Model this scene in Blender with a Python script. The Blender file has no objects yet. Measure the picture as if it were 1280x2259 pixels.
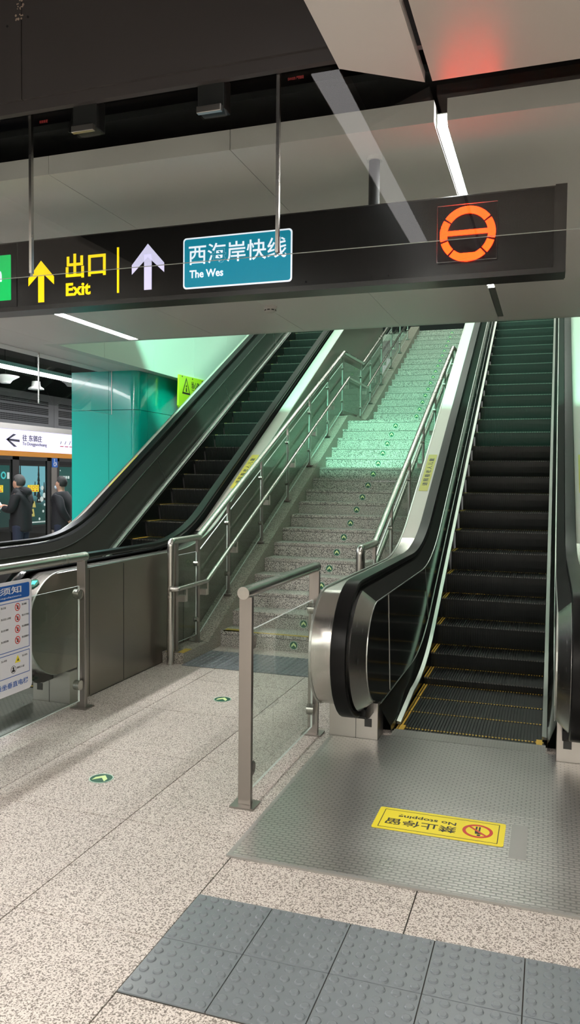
import bpy, bmesh, math, random
from mathutils import Vector, Matrix
random.seed(4)
sc = bpy.context.scene
C = sc.collection

# ------------------------------------------------------------ camera
F_PX, YAW, PITCH, ROLL, EYE = 1714.0, 0.324, -0.0425, 0.0097, 1.6024
cy, sy = math.cos(YAW), math.sin(YAW); cp, sp = math.cos(PITCH), math.sin(PITCH)
r0 = Vector((cy, sy, 0)); f0 = Vector((-sy, cy, 0)); up0 = Vector((0, 0, 1))
fw = f0 * cp + up0 * sp; u0 = -f0 * sp + up0 * cp
rt = r0 * math.cos(ROLL) + u0 * math.sin(ROLL); uv = -r0 * math.sin(ROLL) + u0 * math.cos(ROLL)
cam_d = bpy.data.cameras.new('camera'); cam = bpy.data.objects.new('camera', cam_d); C.objects.link(cam)
cam.matrix_world = Matrix(((rt.x, uv.x, -fw.x, 0), (rt.y, uv.y, -fw.y, 0), (rt.z, uv.z, -fw.z, EYE), (0, 0, 0, 1)))
cam_d.sensor_fit = 'VERTICAL'; cam_d.sensor_height = 36; cam_d.lens = 36 * F_PX / 2259
cam_d.clip_start = .05; cam_d.clip_end = 100
sc.camera = cam
# ------------------------------------------------------------ world and exposure
w = bpy.data.worlds.new('world'); sc.world = w; w.use_nodes = True
w.node_tree.nodes['Background'].inputs[0].default_value = (.86, .85, .82, 1)
w.node_tree.nodes['Background'].inputs[1].default_value = .5
vs = sc.view_settings; sc.display_settings.display_device = 'sRGB'
vs.view_transform = 'Standard'; vs.look = 'None'; vs.gamma = 1; vs.use_curve_mapping = False
vs.exposure = 0.18
sc.cycles.max_bounces = 7; sc.cycles.transparent_max_bounces = 24; sc.cycles.diffuse_bounces = 3
sc.cycles.caustics_reflective = False; sc.cycles.caustics_refractive = False
sc.cycles.sample_clamp_indirect = 4; sc.cycles.use_denoising = True; sc.cycles.blur_glossy = .5
# lamp strengths (station fittings; the dim strip in the void is added for its reflection)
L_STRIP, L_BACK, L_GREEN, L_PLAT, L_UPPER = 88, 40, 600, 34, 30.0

# ------------------------------------------------------------ materials
def new_mat(name):
    m = bpy.data.materials.new(name); m.use_nodes = True
    return m, m.node_tree.nodes, m.node_tree.links, m.node_tree.nodes['Principled BSDF']
def P(name, col, rough=.5, metal=0., spec=.5, bump=None, coat=0.):
    m, n, l, b = new_mat(name)
    b.inputs['Base Color'].default_value = (*col, 1); b.inputs['Roughness'].default_value = rough
    b.inputs['Metallic'].default_value = metal; b.inputs['Specular IOR Level'].default_value = spec
    b.inputs['Coat Weight'].default_value = coat
    if bump:
        t = n.new('ShaderNodeTexCoord'); x = n.new('ShaderNodeTexNoise'); x.inputs['Scale'].default_value = bump[0]
        bp = n.new('ShaderNodeBump'); bp.inputs['Strength'].default_value = bump[1]; bp.inputs['Distance'].default_value = .002
        l.new(t.outputs['Object'], x.inputs['Vector']); l.new(x.outputs['Fac'], bp.inputs['Height']); l.new(bp.outputs['Normal'], b.inputs['Normal'])
    return m
def steel(name, col, rough, stretch=(1, 1, 60), amp=.12, aniso=.0, scale=6):
    m, n, l, b = new_mat(name)
    b.inputs['Metallic'].default_value = 1; b.inputs['Base Color'].default_value = (*col, 1)
    t = n.new('ShaderNodeTexCoord'); mp = n.new('ShaderNodeMapping'); mp.inputs['Scale'].default_value = stretch
    x = n.new('ShaderNodeTexNoise'); x.inputs['Scale'].default_value = scale; x.inputs['Detail'].default_value = 4
    r = n.new('ShaderNodeMapRange'); r.inputs['To Min'].default_value = rough - amp; r.inputs['To Max'].default_value = rough + amp
    l.new(t.outputs['Object'], mp.inputs['Vector']); l.new(mp.outputs['Vector'], x.inputs['Vector'])
    l.new(x.outputs['Fac'], r.inputs['Value']); l.new(r.outputs['Result'], b.inputs['Roughness'])
    return m
def granite(name, light, dark, mid, scale, thr=.5, rough=.42):
    m, n, l, b = new_mat(name)
    t = n.new('ShaderNodeTexCoord')
    a = n.new('ShaderNodeTexNoise'); a.inputs['Scale'].default_value = scale; a.inputs['Detail'].default_value = 2.5; a.inputs['Roughness'].default_value = .6
    c = n.new('ShaderNodeTexNoise'); c.inputs['Scale'].default_value = scale * 2.3; c.inputs['Detail'].default_value = 2
    rp = n.new('ShaderNodeValToRGB'); e = rp.color_ramp.elements
    e[0].position = thr - .075; e[0].color = (*dark, 1); e[1].position = thr + .045; e[1].color = (*light, 1)
    k = e.new(thr - .02); k.color = (*mid, 1)
    rp2 = n.new('ShaderNodeValToRGB'); e2 = rp2.color_ramp.elements
    e2[0].position = .36; e2[0].color = (*dark, 1); e2[1].position = .42; e2[1].color = (1, 1, 1, 1)
    mx = n.new('ShaderNodeMix'); mx.data_type = 'RGBA'; mx.blend_type = 'MULTIPLY'; mx.inputs[0].default_value = .7
    big = n.new('ShaderNodeTexNoise'); big.inputs['Scale'].default_value = 1.7
    mr = n.new('ShaderNodeMapRange'); mr.inputs['To Min'].default_value = .88; mr.inputs['To Max'].default_value = 1.1
    mx2 = n.new('ShaderNodeMix'); mx2.data_type = 'RGBA'; mx2.blend_type = 'MULTIPLY'; mx2.inputs[0].default_value = 1
    for q in (a, c, big): l.new(t.outputs['Object'], q.inputs['Vector'])
    l.new(a.outputs['Fac'], rp.inputs[0]); l.new(c.outputs['Fac'], rp2.inputs[0])
    l.new(rp.outputs[0], mx.inputs[6]); l.new(rp2.outputs[0], mx.inputs[7])
    l.new(big.outputs['Fac'], mr.inputs['Value'])
    l.new(mx.outputs[2], mx2.inputs[6]); l.new(mr.outputs[0], mx2.inputs[7])
    l.new(mx2.outputs[2], b.inputs['Base Color']); b.inputs['Roughness'].default_value = rough
    b.inputs['Specular IOR Level'].default_value = .35
    return m
def glass(name, tint, refl=1.0, opacity=0.0):
    m, n, l, b = new_mat(name); n.remove(b); out = n['Material Output']
    tr = n.new('ShaderNodeBsdfTransparent'); tr.inputs[0].default_value = (*tint, 1)
    gl = n.new('ShaderNodeBsdfGlossy'); gl.inputs['Roughness'].default_value = .015
    fr = n.new('ShaderNodeFresnel'); fr.inputs[0].default_value = 1.5
    ge = n.new('ShaderNodeNewGeometry'); s = n.new('ShaderNodeMath'); s.operation = 'SUBTRACT'; s.inputs[0].default_value = refl
    mu = n.new('ShaderNodeMath'); mu.operation = 'MULTIPLY'; mu.use_clamp = True
    cl = n.new('ShaderNodeMath'); cl.operation = 'MAXIMUM'; cl.inputs[1].default_value = 0
    mx = n.new('ShaderNodeMixShader')
    l.new(ge.outputs['Backfacing'], s.inputs[1]); l.new(s.outputs[0], cl.inputs[0])
    ml = n.new('ShaderNodeMath'); ml.operation = 'MULTIPLY'; iv = n.new('ShaderNodeMath'); iv.operation = 'SUBTRACT'; iv.inputs[0].default_value = 1
    l.new(ge.outputs['Backfacing'], iv.inputs[1]); l.new(iv.outputs[0], ml.inputs[0]); ml.inputs[1].default_value = refl
    l.new(fr.outputs[0], mu.inputs[0]); l.new(ml.outputs[0], mu.inputs[1]); l.new(mu.outputs[0], mx.inputs[0])
    l.new(tr.outputs[0], mx.inputs[1]); l.new(gl.outputs[0], mx.inputs[2]); l.new(mx.outputs[0], out.inputs[0])
    return m
def emit(name, col, st):
    m, n, l, b = new_mat(name)
    b.inputs['Base Color'].default_value = (*[c * .5 for c in col], 1)
    b.inputs['Emission Color'].default_value = (*col, 1); b.inputs['Emission Strength'].default_value = st
    b.inputs['Roughness'].default_value = .4
    return m
def tread_plate(name, sx, sy, dash):
    # stainless plate with rows of raised dashes
    m, n, l, b = new_mat(name)
    b.inputs['Metallic'].default_value = 1; b.inputs['Base Color'].default_value = (.50, .48, .46, 1); b.inputs['Roughness'].default_value = .34; b.inputs['Metallic'].default_value = .85
    t = n.new('ShaderNodeTexCoord'); mp = n.new('ShaderNodeMapping'); mp.inputs['Scale'].default_value = (sx, sy, 1)
    br = n.new('ShaderNodeTexBrick'); br.inputs['Scale'].default_value = 1; br.inputs['Mortar Size'].default_value = dash
    br.inputs['Mortar Smooth'].default_value = .4; br.inputs['Brick Width'].default_value = 1; br.inputs['Row Height'].default_value = .5
    br.inputs['Color1'].default_value = (1, 1, 1, 1); br.inputs['Color2'].default_value = (1, 1, 1, 1); br.inputs['Mortar'].default_value = (0, 0, 0, 1)
    bp = n.new('ShaderNodeBump'); bp.inputs['Strength'].default_value = .35; bp.inputs['Distance'].default_value = .0015
    no = n.new('ShaderNodeTexNoise'); no.inputs['Scale'].default_value = 2.2; no.inputs['Detail'].default_value = 3
    mr = n.new('ShaderNodeMapRange'); mr.inputs['To Min'].default_value = .2; mr.inputs['To Max'].default_value = .42
    l.new(t.outputs['Object'], mp.inputs['Vector']); l.new(mp.outputs[0], br.inputs['Vector'])
    l.new(br.outputs['Color'], bp.inputs['Height']); l.new(bp.outputs[0], b.inputs['Normal'])
    rc = n.new('ShaderNodeMix'); rc.data_type = 'RGBA'
    rc.inputs[6].default_value = (.36, .35, .335, 1); rc.inputs[7].default_value = (.56, .54, .515, 1)
    l.new(br.outputs['Color'], rc.inputs[0]); l.new(rc.outputs[2], b.inputs['Base Color'])
    l.new(t.outputs['Object'], no.inputs['Vector']); l.new(no.outputs['Fac'], mr.inputs['Value']); l.new(mr.outputs[0], b.inputs['Roughness'])
    return m

M = dict(
    floor=granite('beige granite', (.65, .595, .545), (.17, .145, .125), (.38, .325, .285), 155, .47, .45),
    stair=granite('grey granite', (.60, .585, .53), (.07, .07, .065), (.27, .26, .235), 130, .49, .5),
    stringer=granite('stringer granite', (.40, .375, .32), (.08, .075, .065), (.24, .225, .19), 130, .48, .5),
    grout=P('dark grout', (.05, .045, .04), .9),
    pit=P('dark pit', (.012, .012, .012), .9),
    tactile=P('grey tactile rubber', (.15, .17, .185), .3, spec=.55, bump=(60, .1)),
    steel=steel('brushed steel', (.52, .50, .47), .34, (1, 1, 1), .04),
    tube=steel('polished steel tube', (.50, .49, .46), .26, (1, 1, 1), .06),
    post=steel('satin steel post', (.32, .30, .28), .34, (1, 1, 1), .04),
    clad=steel('newel steel', (.66, .64, .61), .24, (80, 1, 1), .08),
    side=steel('side panel steel', (.30, .275, .245), .34, (1, 60, 1), .05),
    deckm=P('pale coated deck', (.52, .48, .445), .42, metal=.3),
    deck=steel('deck steel', (.66, .63, .58), .36, (60, 1, 1), .08),
    rail=steel('skirt rail steel', (.50, .52, .49), .36, (1, 1, 1), .05),
    frame=P('dull steel edge', (.36, .35, .33), .42, metal=.6),
    rubber=P('black handrail rubber', (.006, .006, .006), .3, spec=.12),
    blackpanel=P('black gloss panel', (.012, .013, .012), .1, spec=.55),
    olive=P('dark lacquered panel', (.05, .05, .044), .25, spec=.5),
    rimdark=P('dark inner trim', (.014, .014, .013), .6, spec=.05),
    skirt=P('black skirt', (.010, .011, .010), .22, spec=.5),
    step=P('dark step metal', (.008, .010, .009), .36, spec=.4),
    yellow=P('yellow step line', (.62, .40, .04), .5),
    tape=P('worn yellow tape', (.42, .30, .05), .7, bump=(90, .8)),
    teal=P('teal enamel panel', (.0, .44, .37), .16, spec=.6, coat=.4),
    white=P('white ceiling panel', (.80, .78, .755), .42, spec=.45),
    white2=P('white upper panel', (.66, .68, .64), .4),
    wallgrey=P('pale wall panel', (.48, .5, .46), .5),
    blackpaint=P('black painted panel', (.045, .040, .040), .62, bump=(25, .1)),
    void=P('dark ceiling void', (.010, .011, .012), .9),
    bracket=P('dark bracket', (.02, .022, .022), .5, metal=.4),
    housing=P('charcoal sign housing', (.016, .015, .015), .28, spec=.5),
    face=P('black sign face', (.011, .010, .010), .2, spec=.4),
    glass=glass('clear rail glass', (.90, .95, .925), 1.0),
    curtain=glass('smoke curtain glass', (.93, .95, .945), 1.5),
    psdglass=glass('platform door glass', (.72, .76, .74), 1.0),
    acryl=glass('clear acrylic', (.82, .80, .83), 1.2),
    edge=P('glass edge', (.75, .80, .77), .2, spec=.8),
    strip=emit('lamp diffuser', (1, .985, .95), L_STRIP),
    back=emit('hall lamp diffuser', (1, .95, .88), L_BACK),
    plat=emit('platform lamp diffuser', (.95, .97, 1), L_PLAT),
    green=emit('green lamp diffuser', (.38, 1, .70), L_GREEN),
    upper=emit('upper lamp diffuser', (.95, 1, .9), L_UPPER),
    offlamp=P('unlit diffuser', (.10, .10, .095), .5),
    s_yellow=emit('yellow lettering', (1, .68, .0), .95),
    s_white=emit('lavender white lettering', (.62, .58, .80), .9),
    s_blue=emit('blue line panel', (.0, .20, .30), .8),
    s_green=emit('green sign panel', (.0, .50, .10), .9),
    s_border=emit('white sign border', (.80, .85, .92), .9),
    s_head=emit('platform header panel', (.66, .63, .86), 1.1),
    orange=P('orange trim', (.58, .22, .015), .4),
    darktext=P('dark print', (.03, .03, .05), .5),
    black=P('black print', (.012, .012, .012), .5),
    yel=P('yellow vinyl', (.80, .66, .02), .42),
    yel2=P('yellow label vinyl', (.62, .55, .08), .42),
    lime=P('lime acrylic', (.50, .66, .02), .3),
    red=P('red print', (.55, .04, .03), .45),
    redem=P('red glass print', (.35, .03, .03), .5),
    blue=P('blue print', (.01, .09, .36), .4),
    paper=P('white vinyl', (.72, .72, .76), .4),
    sgreen=P('green vinyl', (.01, .10, .06), .35),
    glowarrow=P('pale luminous vinyl', (.66, .82, .38), .5),
    paperring=P('pale ring vinyl', (.55, .72, .60), .5),
    cyan=emit('cyan indicator', (.05, 1, .8), 1.6),
    grille=P('grey grille frame', (.22, .22, .23), .5, metal=.3),
    hole=P('dark grille holes', (.01, .01, .011), .8),
    cream=P('off white plastic', (.62, .62, .58), .4),
    jacket=P('black jacket cloth', (.005, .005, .006), .8, bump=(30, .5)),
    jacket2=P('charcoal jacket cloth', (.007, .007, .009), .8, bump=(30, .5)),
    trousers=P('navy trousers', (.012, .016, .035), .85),
    skin=P('skin', (.50, .27, .18), .5),
    hair=P('dark hair', (.010, .009, .008), .7, bump=(80, .8)),
    hair2=P('greying hair', (.045, .042, .04), .8, bump=(80, .8)),
    mask=P('face mask', (.55, .65, .75), .7),
    shoe=P('black shoe', (.01, .01, .01), .4),
)
M['plate'] = tread_plate('dashed steel plate', 24, 24, .11)
M['comb'] = tread_plate('comb plate steel', 30, 60, .15)

# LED dot matrix
m, n, l, b = new_mat('red led matrix'); M['led'] = m
t = n.new('ShaderNodeTexCoord'); mp = n.new('ShaderNodeMapping'); mp.inputs['Scale'].default_value = (230, 230, 230)
l.new(t.outputs['Object'], mp.inputs['Vector']); sx = n.new('ShaderNodeSeparateXYZ'); l.new(mp.outputs[0], sx.inputs[0])
outs = []
for ax in (0, 2):
    f = n.new('ShaderNodeMath'); f.operation = 'FRACT'; l.new(sx.outputs[ax], f.inputs[0])
    g = n.new('ShaderNodeMath'); g.operation = 'GREATER_THAN'; g.inputs[1].default_value = .3; l.new(f.outputs[0], g.inputs[0]); outs.append(g)
mu = n.new('ShaderNodeMath'); mu.operation = 'MULTIPLY'; l.new(outs[0].outputs[0], mu.inputs[0]); l.new(outs[1].outputs[0], mu.inputs[1])
cm = n.new('ShaderNodeMix'); cm.data_type = 'RGBA'; cm.inputs[6].default_value = (.08, .0003, .0, 1); cm.inputs[7].default_value = (1, .017, .001, 1)
l.new(mu.outputs[0], cm.inputs[0]); l.new(cm.outputs[2], b.inputs['Emission Color']); b.inputs['Emission Strength'].default_value = 42.0
b.inputs['Base Color'].default_value = (.2, .02, .01, 1)

# ------------------------------------------------------------ builders
BASE = {}
def link(name, me, mats, parent=None):
    o = bpy.data.objects.new(name, me); C.objects.link(o)
    for q in (mats if isinstance(mats, (list, tuple)) else [mats]): me.materials.append(q)
    if parent is not None:
        b = BASE[parent.name]; me.transform(Matrix.Translation(-b)); o.parent = parent; BASE[o.name] = b
    return o
def obj(name, bm, mats, parent=None, smooth=None, origin=None):
    me = bpy.data.meshes.new(name)
    bmesh.ops.recalc_face_normals(bm, faces=bm.faces)
    if smooth:
        for f in bm.faces: f.smooth = True
    bm.to_mesh(me); bm.free()
    o = link(name, me, mats, parent)
    if smooth and smooth != 'all':
        me.set_sharp_from_angle(angle=math.radians(smooth))
    if parent is None:
        if origin is None:
            vs_ = [v.co for v in me.vertices]
            origin = Vector(((min(v.x for v in vs_) + max(v.x for v in vs_)) / 2, (min(v.y for v in vs_) + max(v.y for v in vs_)) / 2, min(v.z for v in vs_)))
        origin = Vector(origin); me.transform(Matrix.Translation(-origin)); o.location = origin; BASE[o.name] = origin
    return o
def tag(o, label=None, cat=None, group=None, kind=None):
    if label: o['label'] = label
    if cat: o['category'] = cat
    if group: o['group'] = group
    if kind: o['kind'] = kind
    return o
def thing(name, label, cat, loc, group=None):
    o = bpy.data.objects.new(name, None); C.objects.link(o); o.location = loc; o.empty_display_size = .1
    BASE[o.name] = Vector(loc); return tag(o, label, cat, group)
def struct(name, bm, mats, parent=None, smooth=None):
    o = obj(name, bm, mats, parent, smooth)
    if parent is None: o['kind'] = 'structure'
    return o
def box(bm, x0, x1, y0, y1, z0, z1, mi=0):
    v = [bm.verts.new((x, y, z)) for x in (x0, x1) for y in (y0, y1) for z in (z0, z1)]
    fs = [(0, 1, 3, 2), (4, 6, 7, 5), (0, 4, 5, 1), (2, 3, 7, 6), (0, 2, 6, 4), (1, 5, 7, 3)]
    out = []
    for f in fs:
        q = bm.faces.new([v[i] for i in f]); q.material_index = mi; out.append(q)
    return v, out
def B(*boxes, bevel=0):
    bm = bmesh.new()
    for b in boxes: box(bm, *b)
    if bevel: bmesh.ops.bevel(bm, geom=bm.edges[:], offset=bevel, segments=2, affect='EDGES', profile=.5)
    return bm
def prism_x(bm, pts, x0, x1, mi=0, cap_mi=None, pts1=None):
    """(y,z) outline extruded along x; pts1 gives a different outline at x1"""
    a = [bm.verts.new((x0, y, z)) for y, z in pts]; c = [bm.verts.new((x1, y, z)) for y, z in (pts1 or pts)]
    k = len(pts)
    f1 = bm.faces.new(a); f2 = bm.faces.new(c[::-1])
    for f in (f1, f2): f.material_index = mi if cap_mi is None else cap_mi
    for i in range(k):
        f = bm.faces.new([a[i], c[i], c[(i + 1) % k], a[(i + 1) % k]]); f.material_index = mi
def prism_z(bm, pts, z0, z1, mi=0):
    a = [bm.verts.new((x, y, z0)) for x, y in pts]; c = [bm.verts.new((x, y, z1)) for x, y in pts]; k = len(pts)
    for q in (a, c[::-1]):
        f = bm.faces.new(q); f.material_index = mi
    for i in range(k):
        f = bm.faces.new([a[i], c[i], c[(i + 1) % k], a[(i + 1) % k]]); f.material_index = mi
def slab(bm, pts2, O, R, U, t0, t1, mi=0):
    """2-D outline on the plane O,R,U given thickness t0..t1 along the normal"""
    N = R.cross(U)
    a = [bm.verts.new(O + R * x + U * y + N * t0) for x, y in pts2]; c = [bm.verts.new(O + R * x + U * y + N * t1) for x, y in pts2]; k = len(pts2)
    for q in (a[::-1], c):
        f = bm.faces.new(q); f.material_index = mi
    for i in range(k):
        f = bm.faces.new([a[i], a[(i + 1) % k], c[(i + 1) % k], c[i]]); f.material_index = mi
def ring2(bm, r0, r1, O, R, U, t0, t1, cx=0, cyy=0, n=40, mi=0):
    N = R.cross(U); L = []
    for (r, t) in ((r1, t0), (r1, t1), (r0, t1), (r0, t0)):
        L.append([bm.verts.new(O + R * (cx + r * math.cos(2 * math.pi * i / n)) + U * (cyy + r * math.sin(2 * math.pi * i / n)) + N * t) for i in range(n)])
    for j in range(4):
        for i in range(n):
            f = bm.faces.new([L[j][i], L[j][(i + 1) % n], L[(j + 1) % 4][(i + 1) % n], L[(j + 1) % 4][i]]); f.material_index = mi
def circ(r, cx=0, cyy=0, n=36, sx=1, sy_=1): return [(cx + sx * r * math.cos(2 * math.pi * i / n), cyy + sy_ * r * math.sin(2 * math.pi * i / n)) for i in range(n)]
def rrect(x0, y0, x1, y1, r, n=6):
    out = []
    for (cx, cyy, a0) in ((x1 - r, y1 - r, 0), (x0 + r, y1 - r, 90), (x0 + r, y0 + r, 180), (x1 - r, y0 + r, 270)):
        for i in range(n + 1):
            a = math.radians(a0 + 90 * i / n); out.append((cx + r * math.cos(a), cyy + r * math.sin(a)))
    return out
def sweep(bm, path, sec, side, closed_sec=True, caps=True):
    """section points (a,b): a along 'side', b along the in-plane normal"""
    side = Vector(side).normalized(); rings = []
    for i, p in enumerate(path):
        p = Vector(p); t = (Vector(path[min(i + 1, len(path) - 1)]) - Vector(path[max(i - 1, 0)])).normalized()
        nrm = side.cross(t).normalized()
        # mitre
        k = 1.0
        if 0 < i < len(path) - 1:
            t1 = (Vector(path[i]) - Vector(path[i - 1])).normalized(); k = 1 / max(.5, t1.dot(t))
        rings.append([bm.verts.new(p + side * a + nrm * b * k) for a, b in sec])
    m_ = len(sec)
    for i in range(len(rings) - 1):
        for j in range(m_ if closed_sec else m_ - 1):
            bm.faces.new([rings[i][j], rings[i][(j + 1) % m_], rings[i + 1][(j + 1) % m_], rings[i + 1][j]])
    if caps: bm.faces.new(rings[0][::-1]); bm.faces.new(rings[-1])
def tube(bm, path, r, n=16, side=(1, 0, 0), caps=True): sweep(bm, path, [(r * math.cos(2 * math.pi * i / n), r * math.sin(2 * math.pi * i / n)) for i in range(n)], side, caps=caps)
def fillet(pts, r, n=6):
    """round the corners of a 3-D polyline"""
    out = [Vector(pts[0])]
    for i in range(1, len(pts) - 1):
        a, b, c = Vector(pts[i - 1]), Vector(pts[i]), Vector(pts[i + 1])
        d1 = (a - b).normalized(); d2 = (c - b).normalized(); ang = d1.angle(d2); 
        T = min(r / math.tan(ang / 2), (a - b).length * .49, (c - b).length * .49)
        p0, p2 = b + d1 * T, b + d2 * T
        for k in range(n + 1):
            s = k / n; out.append(p0 * (1 - s) ** 2 + b * 2 * s * (1 - s) + p2 * s * s)
    out.append(Vector(pts[-1])); return out
def text(name, s, O, R, U, wdt, hgt, mat, parent=None, depth=.0015, bold=0., keep=False):
    """lettering with its lower left corner at O, fitted to wdt x hgt"""
    cu = bpy.data.curves.new(name, 'FONT'); cu.body = s; cu.size = 1; cu.offset = bold; cu.resolution_u = 3; cu.extrude = .01
    to = bpy.data.objects.new('tmp', cu); C.objects.link(to)
    dg = bpy.context.evaluated_depsgraph_get(); me = bpy.data.meshes.new_from_object(to.evaluated_get(dg))
    bpy.data.objects.remove(to); bpy.data.curves.remove(cu)
    if not len(me.vertices): print('EMPTY TEXT', s); return None
    xs = [v.co.x for v in me.vertices]; ys = [v.co.y for v in me.vertices]
    x0, x1, y0, y1 = min(xs), max(xs), min(ys), max(ys); kx = wdt / (x1 - x0); ky = hgt / (y1 - y0)
    if keep: kx = ky = min(kx, ky)
    R, U = Vector(R).normalized(), Vector(U).normalized(); N = R.cross(U); O = Vector(O)
    for v in me.vertices: v.co = O + R * (v.co.x - x0) * kx + U * (v.co.y - y0) * ky + N * (v.co.z * 50 + .5) * depth
    me.name = name; me.materials.clear()
    o = link(name, me, mat, parent)
    if parent is None:
        vs_ = [v.co for v in me.vertices]; c_ = sum((v for v in vs_), Vector()) / len(vs_); me.transform(Matrix.Translation(-c_)); o.location = c_; BASE[o.name] = c_.copy()
    return o
V = Vector; X, Y, Z = V((1, 0, 0)), V((0, 1, 0)), V((0, 0, 1))

# ------------------------------------------------------------ floor
YC = 4.87                      # comb line of both escalators
xl = [-16, -12, -10] + [-1.25 - .79 * k for k in range(10, 0, -1)] + [-1.855 + .0, -1.25, -.46, .33, 1.12, 1.91, 2.7, 4.2]
xl = sorted(set([round(v, 3) for v in xl if not (abs(v + 2.04) < .01)] + [-2.645, -3.435, -4.225, -5.015]))
xl = [-10.0, -9.2, -8.4, -7.6, -6.8, -6.0, -5.015, -4.225, -3.435, -2.645, -1.855, -1.25, -.46, .33, 1.12, 1.91, 2.7, 4.2]
yl = [-7.5 + .8 * k for k in range(0, 12)]
yl = [v for v in yl if v < 1.0] + [1.56, 2.36, 3.15, 3.96, 4.76, 5.56, 6.36, 7.16, 7.96, 8.76, 9.56, 10.4, 12, 14, 16, 18.5]
pits = [(-1.29, .376, YC, 19), (-4.83, -3.165, YC, 19)]
def cut(lines, extra): return sorted(set(lines + extra))
bm = bmesh.new(); g = .0028
XC = cut(xl, [-1.29, .376, -4.83, -3.165]); YCs = cut(yl, [YC])
for i in range(len(XC) - 1):
    for j in range(len(YCs) - 1):
        x0, x1, y0, y1 = XC[i], XC[i + 1], YCs[j], YCs[j + 1]; mx_, my_ = (x0 + x1) / 2, (y0 + y1) / 2
        if any(a < mx_ < b and c < my_ < d for a, b, c, d in pits): continue
        box(bm, x0 + (g if x0 in xl else 0), x1 - (g if x1 in xl else 0), y0 + (g if y0 in yl else 0), y1 - (g if y1 in yl else 0), -.03, 0)
struct('floor', bm, M['floor'])
struct('floor_base', B((-10, 4.2, -7.5, 18.5, -.32, -.3), (-10, 4.2, -7.5, YC, -.3, -.005), (-10, -4.83, YC, 18.5, -.3, -.005), (-3.165, -1.29, YC, 18.5, -.3, -.005), (.376, 4.2, YC, 18.5, -.3, -.005)), M['grout'])

# ------------------------------------------------------------ ceiling, soffit, walls
YF = 7.03; SZ = 3.0
bm = bmesh.new()
segs = [-5.74, -4.97, -4.10, None, -4.0, -3.15, -2.24, -1.33, -.466, None, -.418, .47, 1.4, 2.3, 4.2]
prev = None
for s in segs:
    if s is None: prev = None; continue
    if prev is not None:
        box(bm, prev + .0015, s - .0015, 3.11, YF, SZ, SZ + .085)
    prev = s
box(bm, -4.10, -4.0, 7.10 - .07, YF, SZ, SZ + .085) if False else None
struct('ceiling', bm, M['white'])
struct('trim_1', B((-5.74, -5.141, YF, 10.7, SZ, SZ + .085)), M['white'])
struct('ceiling_void', B((-10.6, 4.2, -7.5, YF, 3.9, 3.95), (-10.6, -5.15, YF, 20, 3.9, 3.95)), M['void'])
struct('trim_2', B((-6.0, 4.2, 3.115, YF - .02, SZ + .2, SZ + .23)), M['void'])     # void closed above the soffit
# duct and cables seen in the void
bm = bmesh.new()
box(bm, -6, 4.2, 2.95, 3.05, 3.35, 3.5); tube(bm, fillet([(-2.05, 3.0, 3.12), (-2.0, 3.0, 3.3), (-1.9, 3.02, 3.5), (-1.9, 3.02, 3.86)], .1), .008, 8, (0, 1, 0))
struct('trim_3', bm, M['bracket'])
# painted bulkhead over the smoke curtain, with a seam and screws
bm = bmesh.new(); box(bm, -6.0, -2.074, 2.70, 2.73, 3.13, 3.9); box(bm, -2.07, 4.2, 2.70, 2.73, 3.13, 3.9)
box(bm, -6.0, 4.2, 2.712, 2.74, 3.085, 3.13)
struct('wall_bulkhead', bm, M['blackpaint'])
bm = bmesh.new()
for (x, z) in ((-2.19, 3.68), (-2.04, 3.45), (-2.14, 3.43), (-2.2, 3.3)):
    slab(bm, circ(.005, x, z, 8), V((0, 2.70, 0)), X, Z, -.001, .002)
o = obj('screw_head', bm, M['void']); tag(o, 'row of small dark screw heads dotting the black bulkhead', 'screw', kind='stuff')
# paint chips on the bulkhead seam
bm = bmesh.new()
for i in range(26):
    a = random.uniform(-.02, .015); zz = 3.44 + random.uniform(0, .11)
    r_ = random.uniform(.002, .006)
    slab(bm, [(x + a - 2.075 - .15 * (3.5 - zz), y + zz) for x, y in circ(r_, 0, 0, 6)], V((0, 2.70, 0)), X, Z, 0, .0012)
tag(obj('paint_chip', bm, P('bare plaster', (.45, .36, .28), .8)), 'pale flaked paint patch on the seam of the black bulkhead', 'paint chip', kind='stuff')

# bulkhead above far edge of the soffit, up to the upper floor
struct('wall_front', B((-5.0, 4.2, YF, YF + .06, SZ, 5.1)), M['white2'])
struct('ceiling_slab', B((-10, 4.2, 3.5, YF + .06, 5.1, 5.2)), M['wallgrey'])
# left wall over the stair opening, in panels
bm = bmesh.new(); ys_ = [YF, 8.0, 9.2, 10.4, 11.6, 12.8, 14.0, 15.2, 16.4, 17.6, 19, 21]
for i in range(len(ys_) - 1):
    for (z0, z1) in ((3.0, 4.4), (4.4, 5.8), (5.8, 8.5)): box(bm, -5.14, -5.0, ys_[i] + .003, ys_[i + 1] - .003, z0 + (.003 if z0 > 3 else 0), z1 - .003)
box(bm, -5.13, -5.01, YF, 21, 3.005, 8.5)
struct('wall_left', bm, M['white2'])
bm = bmesh.new()
for i in range(1, len(ys_) - 1):
    for (z0, z1) in ((0, 2.4), (2.4, 4.8), (4.8, 8.5)): box(bm, .56, .7, ys_[i] + .003, ys_[i + 1] - .003, z0, z1 - .005)
box(bm, .57, .69, 7.09, 21, 0, 8.5)
struct('wall_right', bm, M['wallgrey'])
struct('wall_far', B((-5.0, .6, 20.9, 21, 5.0, 8.5)), M['void'])
struct('ceiling_upper', B((-5.2, .8, 1.0, 21, 8.5, 8.6)), M['white2'])
struct('floor_upper', B((-5.0, .56, 18.34, 21, 4.9, 5.05)), M['stair'])
struct('wall_back', B((-10, 4.2, -7.6, -7.5, 0, 3.9)), M['wallgrey'])
struct('wall_side', B((4.2, 4.3, -7.5, YF, 0, 3.9)), M['wallgrey'])
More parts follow.
